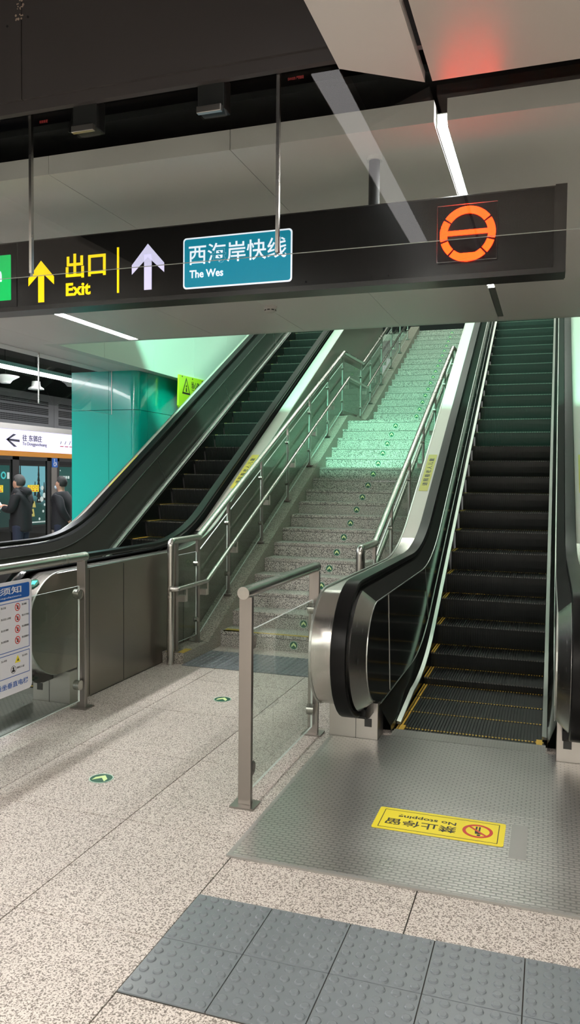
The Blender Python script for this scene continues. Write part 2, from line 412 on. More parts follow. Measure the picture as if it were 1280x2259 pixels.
struct('wall_under', B((.70, 4.2, YF, YF + .06, 0, SZ)), M['wallgrey'])
# ceiling panels over the camera (they float below the void, edges folded)
def ceil_panel(name, pts, label):
    bm = bmesh.new(); prism_z(bm, pts, SZ - .05, SZ - .015)
    return struct(name, bm, M['white'])
ceil_panel('ceiling_panel', [(-.692, -7.4), (-.692, 2.523), (-.437, 2.694), (-.437, -7.4)], '')
M['whitegloss'] = P('white glossy ceiling panel', (.66, .62, .58), .28, spec=1.0)
bm = bmesh.new(); prism_z(bm, [(-.412, -7.4), (-.412, 2.694), (2.0, 2.694), (2.0, -7.4)], SZ - .05, SZ - .015)
struct('ceiling_panel', bm, M['whitegloss'])
ceil_panel('ceiling_panel', [(-6.5, -7.4), (-6.5, 2.25), (-2.6, 2.25), (-2.6, -7.4)], '')
ceil_panel('ceiling_panel', [(2.1, -7.4), (2.1, 2.69), (4.2, 2.69), (4.2, -7.4)], '')

# ------------------------------------------------------------ lamps
def lamp(x0, x1, y0, y1, z, label, mat, group='linear ceiling lamps', h=.05, name='linear_ceiling_lamp'):
    t = thing(name, label, 'ceiling light', ((x0 + x1) / 2, (y0 + y1) / 2, z), group)
    obj('diffuser', B((x0 + .004, x1 - .004, y0, y1, z, z + .006)), mat, t)
    obj('housing', B((x0, x0 + .004, y0, y1, z - .001, z + h), (x1 - .004, x1, y0, y1, z - .001, z + h), (x0, x1, y0, y1, z + h, z + h + .004)), M['cream'], t)
    return t
t = lamp(-.466, -.418, 3.17, 5.86, 3.004, 'narrow bright lamp slot in the soffit above the red display', M['strip'])
obj('unlit_section', B((-.464, -.420, 5.862, 6.9, 3.002, 3.01)), M['offlamp'], t)
lamp(-4.10, -4.0, 3.17, 7.0, 3.002, 'bright lamp strip in the soffit under the left end of the hanging sign', M['strip'])
for (xa, xb, lb) in ((-4.15, -3.98, 'far left behind the viewer'), (-2.3, -2.13, 'left behind the viewer'), (-.98, -.81, 'just left behind the viewer'), (.9, 1.07, 'right behind the viewer'), (2.8, 2.97, 'far right behind the viewer')):
    lamp(xa, xb, -6.5, .7, 2.93, 'long lamp strip in the concourse ceiling, ' + lb, M['back'])
M['glowband'] = emit('added glow diffuser', (1, .97, .97), 2.4)  # added glow, stands in for a lit white panel mirrored in the curtain
lamp(-1.0, -.87, -2.6, 2.3, 3.3, 'dim glow strip added in the dark void for its reflection in the smoke curtain', M['glowband'])
lamp(-7.75, -7.45, 1.0, 17.5, 3.2, 'long lamp strip over the platform edge, seen through glass', M['plat'])
lamp(-4.4, .2, 4.2, 4.5, 8.3, 'green tinted upper hall lamp over the stairs', M['green'], 'upper hall lamps', name='upper_hall_lamp')
for yy in (11.0, 14.0, 17.0):
    lamp(-4.9, .4, yy, yy + .15, 8.35, 'upper hall lamp crossing above the stair opening, %s' % {11.0: 'nearest of three', 14.0: 'middle of three', 17.0: 'farthest of three'}[yy], M['upper'], 'upper hall lamps', name='upper_hall_lamp')

# ------------------------------------------------------------ teal column
col = thing('teal_column', 'large glossy teal panelled column with rounded corner beside left escalator', 'column', (-5.65, 9.9, 0))
YK = 9.03
def colpts(x0, x1, y0, y1, r):
    pts = [(x0, y1), (x0, y0)]
    for i in range(9):
        a = math.radians(270 + 90 * i / 8); pts.append((x1 - r + r * math.cos(a), y0 + r + r * math.sin(a)))
    return pts + [(x1, y1)]
for (z0, z1) in ((0, 2.487), (2.493, 3.0)):
    bm = bmesh.new(); prism_z(bm, [(-6.15, 10.9), (-6.15, YK), (-5.583, YK), (-5.583, 10.9)], z0, z1); obj('panel', bm, M['teal'], col)
    bm = bmesh.new(); prism_z(bm, colpts(-5.577, -5.155, YK, 9.30, .10), z0, z1); obj('panel', bm, M['teal'], col, smooth=30)
    bm = bmesh.new(); prism_z(bm, [(-5.577, 10.9), (-5.577, 9.306), (-5.155, 9.306), (-5.155, 10.9)], z0, z1); obj('panel', bm, M['teal'], col)

# ------------------------------------------------------------ escalators
K = math.tan(math.radians(30)); NY, NZ = 7.711, .913
def inc(z0, off, y_end, T=.55, n=10):
    """flat at z0, then the 30 degree incline shifted by off above the nosing line"""
    yb = NY + (z0 - NZ - off) / K; R_ = T / math.tan(math.radians(15)); out = []
    for i in range(n + 1):
        a = math.radians(30) * i / n; out.append((yb - T + R_ * math.sin(a), z0 + R_ * (1 - math.cos(a))))
    out.append((y_end, NZ + (y_end - NY) * K + off)); return out
def drum(cyy, cz, R_, a0, a1, n=18):   # angles measured from straight down (a=0) through the front (90) to the top (180)
    return [(cyy - R_ * math.sin(math.radians(a0 + (a1 - a0) * i / n)), cz - R_ * math.cos(math.radians(a0 + (a1 - a0) * i / n))) for i in range(n + 1)]
YE = 15.0
def escalator(cx, label, first):
    t = thing('escalator', label, 'escalator', (cx, 4.63, 0), 'escalators beside the stairs')
    for s in (-1, 1):
        e = lambda a: cx + s * a
        # outer cladding, stainless drum and deck
        pts = drum(4.53, .60, .35, 0, 180)[:-1] + inc(.945, .56, YE)
        pts = [(p[0], min(p[1], 99)) for p in pts]
        low = [(YE, NZ + (YE - NY) * K - 1.9), (NY + (1.9 - NZ) / K, 0.0), (4.72, 0.0), (4.72, .25)]
        outline = pts + low
        bm = bmesh.new(); prism_x(bm, outline, e(.668), e(.829), 0, 1)
        for f in bm.faces:
            c_ = f.calc_center_median()
            if f.material_index == 0 and c_.y > 7.0: f.material_index = 2
        o = obj('newel_cladding', bm, [M['clad'], M['side'], M['deckm']], t, smooth=25)
        # deck seams and edges
        bm = bmesh.new()
        sweep(bm, [(e(.822), y, z + .002) for y, z in drum(4.53, .60, .352, 8, 180) + inc(.947, .56, YE)], [(-.006, -.003), (.006, -.003), (.006, .003), (-.006, .003)], (1, 0, 0))
        obj('edge_trim', bm, M['rail'], t)
        # handrail
        hp = [(4.62, .225)] + drum(4.43, .615, .385, 0, 180) + inc(1.0, .66, YE)
        bm = bmesh.new()
        sec = [(.045 * math.cos(q) * (1 if abs(math.cos(q)) < .99 else 1), .018 * math.sin(q)) for q in [2 * math.pi * i / 16 for i in range(16)]]
        sec = [(math.copysign(min(abs(a) * 1.25, .045), a), math.copysign(min(abs(b_) * 1.35, .018), b_)) for a, b_ in sec]
        sweep(bm, [(e(.618), y, z) for y, z in hp], sec, (1, 0, 0))
        obj('handrail', bm, M['rubber'], t, smooth=50)
        # guide under the handrail and bright inner rim, chamfered
        ro = drum(4.47, .60, .36, 12, 180)[:-1] + inc(.96, .60, YE); ri = drum(4.545, .585, .300, 12, 180)[:-1] + inc(.885, .545, YE)
        bm = bmesh.new()
        a = [bm.verts.new((e(.668), y, z)) for y, z in ro]; b_ = [bm.verts.new((e(.572), y, z)) for y, z in ro]; c_ = [bm.verts.new((e(.506), y, z)) for y, z in ri]
        for i in range(len(ro) - 1):
            bm.faces.new([a[i], a[i + 1], b_[i + 1], b_[i]]); bm.faces.new([b_[i], b_[i + 1], c_[i + 1], c_[i]])
        for f in bm.faces:
            f.material_index = 1 if f.calc_center_median().y > 4.9 else 0
        obj('inner_rim', bm, [M['clad'], M['rimdark']], t, smooth=25)
        # inner panels, split by slanting seams
        top = drum(4.545, .585, .300, 12, 180)[:-1] + inc(.885, .545, YE)
        bot = inc(.22, .14, YE, .5)
        ol = top + bot[::-1] + [(4.66, .24)]
        bm = bmesh.new(); prism_x(bm, ol, e(.508), e(.520), 0)
        obj('inner_panel', bm, M['olive'] if (cx < -2) else M['blackpanel'], t)
        bm = bmesh.new()
        for yy in (4.95, 6.6, 8.6, 10.6, 12.6):
            zt = next(z for y, z in reversed(top) if y <= yy + .6) if False else None
            z0_ = max(.24, NZ + (yy - NY) * K + .15); ytop = yy - .22; z1_ = max(.88, NZ + (ytop - NY) * K + .53)
            if yy < 6: ytop = yy - .09
            q = [(yy - .003, z0_), (yy + .003, z0_), (ytop + .003, z1_), (ytop - .003, z1_)]
            prism_x(bm, q, e(.505), e(.509))
        sweep(bm, [(e(.506), y, z) for y, z in ri], [(-.003, -.003), (.003, -.003), (.003, .003), (-.003, .003)], (1, 0, 0))
        sweep(bm, [(e(.506), y, z + .01) for y, z in [(4.66, .22)] + bot], [(-.002, -.002), (.002, -.002), (.002, .002), (-.002, .002)], (1, 0, 0))
        obj('panel_seam', bm, M['rail'], t)
        # sloping inner decking and skirt
        sk = inc(.06, .10, YE, .5)
        bm = bmesh.new()
        A = [(e(.520), y, z) for y, z in [(4.66, .22)] + bot]; Bq = [(e(.478), y, z) for y, z in [(4.80, .06)] + sk]
        a = [bm.verts.new(p) for p in A]; b_ = [bm.verts.new(p) for p in Bq]
        for i in range(len(a) - 1): bm.faces.new([a[i], a[i + 1], b_[i + 1], b_[i]])
        c_ = [bm.verts.new((e(.470), p[1], p[2] - .01)) for p in Bq]; d_ = [bm.verts.new((e(.460), p[1], max(-.25, p[2] - .55))) for p in Bq]
        for i in range(len(a) - 1):
            bm.faces.new([b_[i], b_[i + 1], c_[i + 1], c_[i]]); bm.faces.new([c_[i], c_[i + 1], d_[i + 1], d_[i]])
        obj('skirt', bm, M['skirt'], t, smooth=30)
        bm = bmesh.new()
        rp = [(4.98, .02)] + inc(.10, .15, YE, .55)[0:]
        rp = [(max(y, 4.98), z) for y, z in rp]
        sweep(bm, [(e(.452), y, z) for y, z in rp], [(-.014, -.010), (.014, -.010), (.014, .006), (-.014, .012)], (1, 0, 0))
        obj('skirt_rail', bm, M['rail'], t, smooth=30)
        # handrail boot and base box
        bm = bmesh.new(); xs_ = sorted((e(.545), e(.690)))
        prism_x(bm, [(4.40, .215), (4.44, .19), (4.52, .175), (4.64, .175), (4.70, .20), (4.70, .30), (4.55, .27), (4.42, .25)], xs_[0], xs_[1])
        obj('handrail_boot', bm, M['rubber'], t)
        xs_ = sorted((e(.518), e(.829)))
        bb = obj('newel_base', B((xs_[0] + (.004 if s < 0 else 0), xs_[1] - (.004 if s > 0 else 0), 4.63, 4.80, 0, .235), bevel=.003), M['steel'], t)
        xo = e(.60); obj('black_window', B((min(xo, e(.555)), max(xo, e(.555)), 4.627, 4.63, .085, .135)), M['black'], bb)
        obj('joint', B((e(.655) - .0015, e(.655) + .0015, 4.628, 4.63, .0, .2)), M['black'], bb)
        # vertical seams on the outer side panel
        bm = bmesh.new()
        for yy in (4.87, 5.35, 6.4, 7.5):
            zt = .93 if yy < 6.2 else NZ + (yy - NY) * K + .54
            box(bm, *sorted((e(.829), e(.8305))), yy - .002, yy + .002, .01, zt)
        obj('side_seam', bm, M['void'], t)
    # comb strip
    obj('comb', B((cx - .46, cx + .46, 4.741, 4.885, -.02, .008)), M['comb'], t)
    for s in (-1, 1): obj('comb_corner', B((*sorted((cx + s * .44, cx + s * .405)), 4.885, 4.99, -.004, .006)), M['yellow'], t)
    # steps
    T = .53; R_ = T / math.tan(math.radians(15)); yb = NY - NZ / K; ya = yb - T; arc = R_ * math.radians(30)
    def pos(s):
        if s <= 0: return ya + s, 0.
        if s < arc: a = s / R_; return ya + R_ * math.sin(a), R_ * (1 - math.cos(a))
        d = s - arc; return yb + (T + d) * math.cos(math.radians(30)), (T + d) * .5
    s_n = arc + (NY - yb) / math.cos(math.radians(30)) - T; PIT = .37; s = s_n - PIT * 40
    proto = None
    while True:
        y, z = pos(s); s += PIT
        if y < YC - .30: continue
        if y > YE - .3: break
        if proto is None and first[0] is None:
            bm = bmesh.new(); W = .915; nr = 46; p = W / nr; x0 = -W / 2
            prof = []
            for i in range(nr):
                xa = x0 + i * p; prof += [(xa, 0), (xa + p * .5, 0), (xa + p * .5, -.009), (xa + p, -.009)]
            # tread
            for (ya_, yb_) in ((.0, .362),):
                A = [bm.verts.new((x, ya_, z_)) for x, z_ in prof]; Bv = [bm.verts.new((x, yb_, z_)) for x, z_ in prof]
                for i in range(len(A) - 1): bm.faces.new([A[i], A[i + 1], Bv[i + 1], Bv[i]])
            # riser, slightly curved, ribbed
            rows = [(0, .0), (.004, -.012), (.010, -.07), (.022, -.14), (.045, -.225)]
            RR = []
            for (dy, dz) in rows: RR.append([bm.verts.new((x, dy + (0 if zz == 0 else .007) - .0, dz + (zz if dz == 0 else 0))) for x, zz in prof])
            for j in range(len(rows) - 1):
                for i in range(len(prof) - 1):
                    f = bm.faces.new([RR[j][i], RR[j][i + 1], RR[j + 1][i + 1], RR[j + 1][i]]); f.material_index = 1 if (j == 0 and i % 4 == 0) else 0  # lighter rib tips: glints of light at the nosing put into the colour
            me = bpy.data.meshes.new('step'); bm.to_mesh(me); bm.free(); me.materials.append(M['step']); me.materials.append(M['frame'])
            bm = bmesh.new()
            for i in range(nr):
                xa = x0 + i * p; box(bm, xa - .0005, xa + p * .5 + .0005, .346, .3625, -.004, .001)
                if i < 2: box(bm, xa - .0006, xa + p * .5 + .0006, .004, .346, -.004, .0012)
            me2 = bpy.data.meshes.new('yellow_line'); bm.to_mesh(me2); bm.free(); me2.materials.append(M['yellow'])
            first[0] = (me, me2)
        me, me2 = first[0]
        st = bpy.data.objects.new('step', me); C.objects.link(st); st.parent = t; st.location = (0, y - 4.63, z + .0); proto = st
        yo = bpy.data.objects.new('yellow_line', me2); C.objects.link(yo); yo.parent = st
        yo['label'] = 'yellow edge lines'
    return t
meshes = [None]
XR, XL, XS = -.457, -4.0, -2.228
escR = escalator(XR, 'right escalator with black inner panels climbing beside the stairs', meshes)
escL = escalator(XL, 'left escalator climbing in front of the teal column', meshes)
# direction light on the left escalator's right drum
ang = math.radians(145); O = V((XL + .748, 4.53 - .352 * math.sin(ang), .60 - .352 * math.cos(ang)))
Un = V((0, -math.cos(ang) * -1, math.sin(ang))); Un = V((0, math.cos(math.radians(180) - ang) , math.sin(ang)))
nrm = V((0, -math.sin(ang), -math.cos(ang))); Un = V((0, -nrm.z * -1, 0)); Un = V((0, nrm.z, -nrm.y)); 
bm = bmesh.new(); slab(bm, circ(.042), O, X, Un, -.002, .006); d = obj('direction_light', bm, M['sgreen'], escL)
bm = bmesh.new(); slab(bm, [(-.028, -.024), (-.010, -.030), (.006, -.004), (.020, -.012), (.022, .026), (-.014, .018), (-.004, .008), (-.018, -.012)], O, X, Un, .006, .009); obj('arrow', bm, M['cyan'], d)

# landing plates in front of both escalators
for cx, lb in ((XR, 'dashed steel landing plate in front of right escalator'), (XL, 'dashed steel landing plate in front of left escalator')):
    t = thing('landing_plate', lb, 'floor plate', (cx, 3.8, 0), 'steel landing plates')
    x0, x1 = cx - .815, cx + .829
    for i, (a, b_) in enumerate(((2.977, 3.35), (3.352, 3.79), (3.792, 4.23), (4.232, 4.738))):
        obj('cover_plate', B((x0 + .02, x1 - .02, a + (.02 if i == 0 else 0), b_ if i < 3 else 4.625, .0, .008), *([(cx - .515, cx + .515, 4.625, 4.738, 0, .008)] if i == 3 else [])), M['plate'], t)
    obj('edge_frame', B((x0, x0 + .02, 2.977, 4.625, 0, .0085), (x1 - .02, x1, 2.977, 4.625, 0, .0085), (x0 + .02, x1 - .02, 2.977, 2.997, 0, .0085)), M['frame'], t)

# ------------------------------------------------------------ staircase
r1, t1, ys1 = .147, .299, 6.784
r2, t2, ys2 = .150, .311, 13.06 ; ZL = 17 * r1
x0, x1 = -2.967, -1.489
stc = thing('staircase', 'speckled grey granite staircase rising between the two escalators', 'stairs', (XS, 6.78, 0))
def step(y, z, r, tr, depth):
    bm = bmesh.new(); box(bm, x0, x1, y + .004, y + depth + .02, z - r - .001, z - .036); box(bm, x0, x1, y, y + depth, z - .032, z)
    return obj('step', bm, M['stair'], stc)
for k in range(1, 18): s_ = step(ys1 + (k - 1) * t1, k * r1, r1, t1, t1 if k < 17 else 1.6)
stepz = []
z = ZL
for k in range(1, 18):
    zz = 2.635 + (k - 1) * r2; step(ys2 + (k - 1) * t2, zz, zz - z, t2, t2 if k < 17 else .3); z = zz
obj('yellow_tread_tape', B((x0 + .02, x1 - .05, ys1 + .005, ys1 + .05, r1, r1 + .002), (x0 + .02, x0 + .3, ys1 + .005, ys1 + .12, r1, r1 + .002)), M['tape'], stc)
def stringer(xa, xb, nm):
    off = .085
    L1 = lambda y: r1 + (y - ys1) * (r1 / t1) + off
    L2 = lambda y: 2.635 + (y - ys2) * (r2 / t2) + off
    ysq = ys1 - (r1 + off - .095) * t1 / r1
    top = [(5.99, .095), (ysq, .095), (11.55, L1(11.55)), (11.8, 2.60), (12.75, 2.60), (13.0, L2(13.0)), (18.1, L2(18.1))]
    ol = top + [(18.1, L2(18.1) - 1.3), (12.9, 1.5), (8.5, 0.0), (5.99, 0.0)]
    bm = bmesh.new(); prism_x(bm, ol, xa, xb); s = obj('stringer', bm, M['stringer'], stc)
    bm = bmesh.new()
    for yy in (6.48, 8.1, 9.9, 11.5, 13.5, 15.2): 
        zz = .095 if yy < 6.5 else (L1(yy) if yy < 12 else L2(yy))
        box(bm, xa, xb, yy - .002, yy + .002, zz - .01, zz + .002)
    obj('joint', bm, M['grout'], s)
    return s
stringer(-3.168, x0, 'l'); stringer(x1, -1.29, 'r')
obj('yellow_corner_tape', B((-3.14, -2.985, 6.0, 6.11, .095, .098), (-3.03, -2.97, 6.0, 6.16, .095, .0985)), M['tape'], stc)
# arrow stickers
def arrow_sticker(O, R, U, r, lb, group, proto=[None]):
    N = R.cross(U)
    if proto[0] is None:
        t = thing('arrow_sticker', lb, 'sticker', (0, 0, 0), group)
        bm = bmesh.new(); slab(bm, circ(1.0), V((0, 0, 0)), X, Y, 0, .02); a = obj('disc', bm, M['sgreen'], t)
        bm = bmesh.new(); ring2(bm, .90, .98, V((0, 0, 0)), X, Y, .01, .035); obj('ring', bm, M['paperring'], t)
        bm = bmesh.new(); slab(bm, [(-.55, -.50), (-.55, .02), (0, .62), (.55, .02), (.55, -.50), (0, .08)], V((0, 0, 0)), X, Y, .01, .05); obj('arrow', bm, M['glowarrow'], t)
        proto[0] = t
    else:
        t = proto[0].copy(); C.objects.link(t); t['label'] = lb; t['group'] = group
        for ch in proto[0].children:
            c_ = ch.copy(); C.objects.link(c_); c_.parent = t
    t.matrix_world = Matrix(((R.x, U.x, N.x, O.x), (R.y, U.y, N.y, O.y), (R.z, U.z, N.z, O.z), (0, 0, 0, 1))) @ Matrix.Diagonal((r, r, r * .6, 1))
    return t
ordn = 'first second third fourth fifth sixth seventh eighth ninth tenth eleventh twelfth thirteenth fourteenth fifteenth sixteenth seventeenth'.split()
arrow_sticker(V((-2.235, 3.543, .001)), X, Y, .066, 'round green arrow sticker on the floor, the nearer one', 'arrow stickers on the floor')
arrow_sticker(V((-2.226, 5.131, .001)), X, Y, .066, 'round green arrow sticker on the floor near the foot of the stairs', 'arrow stickers on the floor')
for k in range(17): arrow_sticker(V((-2.231, ys1 + k * t1 + .0035, (k + .5) * r1 - .012)), X, Z, .040, 'round green arrow sticker on the %s riser up from the floor, lower flight' % ordn[k], 'arrow stickers up the lower flight')
for k in range(1, 17): arrow_sticker(V((-2.218, ys2 + k * t2 + .0035, 2.635 + (k - .5) * r2 - .012)), X, Z, .040, 'round green arrow sticker on the %s riser above the landing' % ordn[k], 'arrow stickers up the upper flight')

# ------------------------------------------------------------ stair railings
def glass_slab(name, ol, xa, xb, parent, mat):
    bm = bmesh.new(); prism_x(bm, ol, xa, xb, 1, 0); return obj(name, bm, [mat, M['edge']], parent)
def clamp(parent, x, y, z, s):
    bm = bmesh.new(); O_ = V((x, y, z))
    slab(bm, circ(.028, 0, 0, 16), O_, Y, Z, -.018, .018); return obj('glass_clamp', bm, M['tube'], parent, smooth=30)
def stair_rail(xp, s, label):
    """s: +1 when the walking side is towards +x"""
    t = thing('stair_railing', label, 'railing', (xp, 5.95, 0), 'stainless stair railings')
    A1, A2 = 6.5, 11.68; sl = r1 / t1; Z0 = 1.06
    zA = lambda y: Z0 + (y - A1) * (3.555 - Z0) / (A2 - A1)
    B1 = 12.95; zB = lambda y: 3.57 + (y - B1) * (r2 / t2)
    yend = 17.9 if s > 0 else 11.9
    pts = [(xp, 5.95, 0), (xp, 5.95, Z0), (xp, A1, Z0), (xp, A2, 3.555), (xp, B1, 3.57)] + [(xp, 17.9, zB(17.9))]
    bm = bmesh.new(); tube(bm, fillet(pts, .045), .030); obj('top_rail', bm, M['tube'], t, smooth=40)
    xm = xp + s * .075; m0 = .655
    pm = [(xp + s * .02, 5.90, m0), (xm, 5.93, m0), (xm, 6.52, m0), (xm, 11.72, 3.17), (xm, 12.95, 3.165), (xm, 17.9, 3.165 + (17.9 - 12.95) * r2 / t2)]
    bm = bmesh.new(); tube(bm, fillet(pm, .03), .021, 12); obj('mid_rail', bm, M['tube'], t, smooth=40)
    off = .085; L1 = lambda y: r1 + (y - ys1) * sl + off; L2 = lambda y: 2.635 + (y - ys2) * (r2 / t2) + off
    def base(y): return .095 if y < 6.55 else L1(y) if y < 11.6 else 2.60 if y < 12.85 else L2(y)
    def rail(y): return Z0 if y < A1 else zA(y) if y < A2 else 3.56 if y < B1 else zB(y)
    py = [6.05, 6.49, 7.2, 8.14, 9.04, 9.94, 10.82, 11.63, 12.83, 13.55, 14.45, 15.35, 16.25, 17.15]
    for i, y in enumerate(py):
        p = obj('post', B((xp - .012, xp + .012, y - .024, y + .024, base(y) - .01, rail(y) - .02)), M['post'], t)
        obj('foot_plate', B((xp - .045, xp + .045, y - .05, y + .05, base(y) - .012, base(y) + .006)), M['post'], p)
        h = rail(y) - base(y)
        if i:
            for zz in (base(y) + h * .22, rail(y) - h * .25): 
                bm = bmesh.new(); slab(bm, circ(.024, 0, 0, 14), V((xp, y - .035, zz)), Y, Z, -.02, .02); obj('clamp', bm, M['tube'], p, smooth=30)
        # bracket that carries the mid rail
        mz = m0 if y < 6.5 else (m0 + (y - 6.52) * (3.17 - m0) / 5.2 if y < 11.7 else 3.167 if y < 12.95 else 3.165 + (y - 12.95) * r2 / t2)
        xs_ = sorted((xp + s * .008, xm)); 
        bm = bmesh.new(); box(bm, xs_[0], xs_[1], y + .02, y + .07, mz - .13, mz - .075); box(bm, xm - .004, xm + .004, y + .05, y + .07, mz - .13, mz - .02)
        obj('rail_bracket', bm, M['steel'], p)
    for i in range(len(py) - 1):
        ya_, yb_ = py[i] + .035, py[i + 1] - .035
        if yb_ - ya_ < .15: continue
        ol = [(ya_, base(py[i] + .01) + .07 if True else 0), (yb_, base(yb_) + .07), (yb_, rail(yb_) - .13), (ya_, rail(ya_) - .13)]
        ol[0] = (ya_, base(ya_) + .07)
        glass_slab('glass_panel', ol, xp - .006, xp + .006, t, M['glass'])
    return t
stair_rail(-3.07, 1, 'stainless stair railing with glass panels on the left of the stairs')
stair_rail(-1.415, -1, 'stainless stair railing with glass panels beside the right escalator')

# ------------------------------------------------------------ low glass barriers before the escalators
def barrier(xp, ya_, yb_, label, gp):
    t = thing('glass_barrier', label, 'barrier', (xp, (ya_ + yb_) / 2, 0), gp)
    for y in (ya_, yb_):
        p = obj('post', B((xp - .033, xp + .033, y - .014, y + .014, .008, 1.03), bevel=.002), M['post'], t)
        obj('foot_plate', B((xp - .062, xp + .062, y - .055, y + .055, 0.0, .009)), M['post'], p)
        d = .05 if y == ya_ else -.05
        for zz in (.17, .80):
            bm = bmesh.new(); slab(bm, circ(.034, 0, 0, 20), V((xp, y + d, zz)), Y, Z, -.022, .022); obj('clamp', bm, M['tube'], p, smooth=30)
    bm = bmesh.new(); tube(bm, [(xp, ya_ - .045, 1.052), (xp, ya_ - .04, 1.052), (xp, yb_ + .035, 1.052), (xp, yb_ + .04, 1.052)], .031, 24); obj('handrail', bm, M['tube'], t, smooth=40)
    glass_slab('glass_panel', [(ya_ + .04, .055), (yb_ - .04, .055), (yb_ - .04, .855), (ya_ + .04, .855)], xp - .006, xp + .006, t, M['glass'])
    return t
barrier(-1.39, 3.49, 4.637, 'low glass barrier with steel handrail left of the right escalator landing', 'glass barriers at the landings')
barrier(-3.06, 3.05, 4.61, 'low glass barrier carrying the white rules placard, by the left escalator', 'glass barriers at the landings')

# placard of passenger rules
px = -3.042; pl = thing('rules_placard', 'white passenger rules placard with blue header on the left glass barrier', 'placard', (px, 3.6, .3))
bm = bmesh.new(); slab(bm, rrect(3.17, .295, 4.03, .975, .03), V((px, 0, 0)), Y, Z, -.004, .004); obj('board', bm, M['paper'], pl)
OX = V((px + .004, 0, 0))
bm = bmesh.new(); slab(bm, rrect(3.2, .865, 4.008, .955, .012), OX, Y, Z, 0, .0008); obj('header', bm, M['blue'], pl)
bm = bmesh.new(); 
def frame_rect(bm, x0, y0, x1, y1, w_, O, R, U, t):
    for q in ((x0, y0, x1, y0 + w_), (x0, y1 - w_, x1, y1), (x0, y0, x0 + w_, y1), (x1 - w_, y0, x1, y1)):
        slab(bm, [(q[0], q[1]), (q[2], q[1]), (q[2], q[3]), (q[0], q[3])], O, R, U, 0, t)
frame_rect(bm, 3.2, .555, 4.008, .85, .004, OX, Y, Z, .0008); frame_rect(bm, 3.2, .40, 4.008, .54, .004, OX, Y, Z, .0008); obj('frame_line', bm, M['blue'], pl)
text('header_text', '乘梯须知', V((px + .005, 3.53, .900)), Y, Z, .40, .044, M['paper'], pl, .0006, .015)
text('header_text', 'Rules and Regulations', V((px + .005, 3.53, .875)), Y, Z, .40, .014, M['paper'], pl, .0006)
rows = [('禁止吸烟', '禁止头手伸出', '禁止踩踏裙板', '禁止使用推车'), ('禁止打闹', '禁止在出入口停留', '禁止逆行攀爬', '禁止携带宠物')]
for c_, (yy, tx) in enumerate(((3.895, 3.935), (3.705, 3.745), (3.515, 3.555))):
    for k in range(4):
        z = .815 - .067 * k
        bm = bmesh.new(); ring2(bm, .019, .024, OX, Y, Z, 0, .001, yy, z, 24); slab(bm, [(yy - .016, z + .012), (yy - .012, z + .016), (yy + .016, z - .012), (yy + .012, z - .016)], OX, Y, Z, 0, .001); sgn = obj('prohibition_sign', bm, M['red'], pl)
        bm = bmesh.new(); slab(bm, [(yy - .008, z - .012), (yy + .006, z - .012), (yy + .009, z + .004), (yy + .001, z + .013), (yy - .004, z + .003)], OX, Y, Z, 0, .0006); obj('pictogram', bm, M['black'], sgn)
        s_ = rows[c_ % 2][k]; text('rule_text', s_, V((px + .0045, tx, z + .004)), Y, Z, .011 * len(s_), .0125, M['black'], pl, .0004)
    if c_ < 2:
        z = .50
        bm = bmesh.new(); slab(bm, [(yy - .026, z - .022), (yy + .026, z - .022), (yy, z + .024)], OX, Y, Z, 0, .0006); q = obj('warning_triangle', bm, M['yel'], pl)
        bm = bmesh.new(); slab(bm, [(yy - .007, z - .013), (yy + .010, z - .013), (yy + .004, z + .006)], OX, Y, Z, 0.0006, .001); obj('pictogram', bm, M['black'], q)
        text('rule_text', '当心夹伤', V((px + .0045, tx, z + .004)), Y, Z, .05, .0125, M['black'], pl, .0004)
bm = bmesh.new(); ring2(bm, .021, .0235, OX, Y, Z, 0, .001, 3.855, .442, 24); slab(bm, circ(.008, 3.855, .450, 12), OX, Y, Z, 0, .001); slab(bm, [(3.840, .428), (3.870, .428), (3.864, .442), (3.846, .442)], OX, Y, Z, 0, .001); obj('pictogram', bm, M['black'], pl)
text('rule_text', '照顾老人儿童', V((px + .0045, 3.885, .440)), Y, Z, .07, .0125, M['black'], pl, .0004)
text('footer_text', '携带大件物品请乘坐垂直电梯', V((px + .0045, 3.36, .335)), Y, Z, .63, .036, M['blue'], pl, .0006, .012)

# ------------------------------------------------------------ tactile paving
def tactile(x, y, lb, gp, flat=False, proto=[None]):
    if proto[0] is None:
        bm = bmesh.new(); box(bm, .002, .298, .002, .298, .001, .006)
        for i in range(6):
            for j in range(6):
                cxx, cyy = .025 + .05 * i, .025 + .05 * j; R0 = [(.0165, .006), (.0150, .0095), (.0115, .0115)]; rings = []
                for (r_, z_) in R0: rings.append([bm.verts.new((cxx + r_ * math.cos(q * math.pi / 8), cyy + r_ * math.sin(q * math.pi / 8), z_)) for q in range(16)])
                for a in range(2):
                    for q in range(16): bm.faces.new([rings[a][q], rings[a][(q + 1) % 16], rings[a + 1][(q + 1) % 16], rings[a + 1][q]])
                bm.faces.new(rings[2])
        o = obj('tactile_tile', bm, M['tactile'], origin=(0, 0, 0)); proto[0] = o
    else:
        o = proto[0].copy(); C.objects.link(o)
    o.location = (x, y, 0); tag(o, lb, 'tactile tile', gp); return o
struct('trim_6', B((-1.249, .555, 2.062, 2.666, 0, .0012)), M['grout']); struct('trim_7', B((-2.965, -1.49, 5.949, 6.551, 0, .0012)), M['grout'])
pl_ = ['leftmost', 'second from the left', 'third from the left', 'fourth from the left', 'fifth from the left', 'sixth from the left']
for j, rw in enumerate(('far row', 'near row')):
    for i in range(6): tactile(-1.247 + .3 * i, 2.364 - .3 * j, 'grey domed tactile tile in the foreground %s, %s' % (rw, pl_[i]), 'tactile tiles in the foreground')
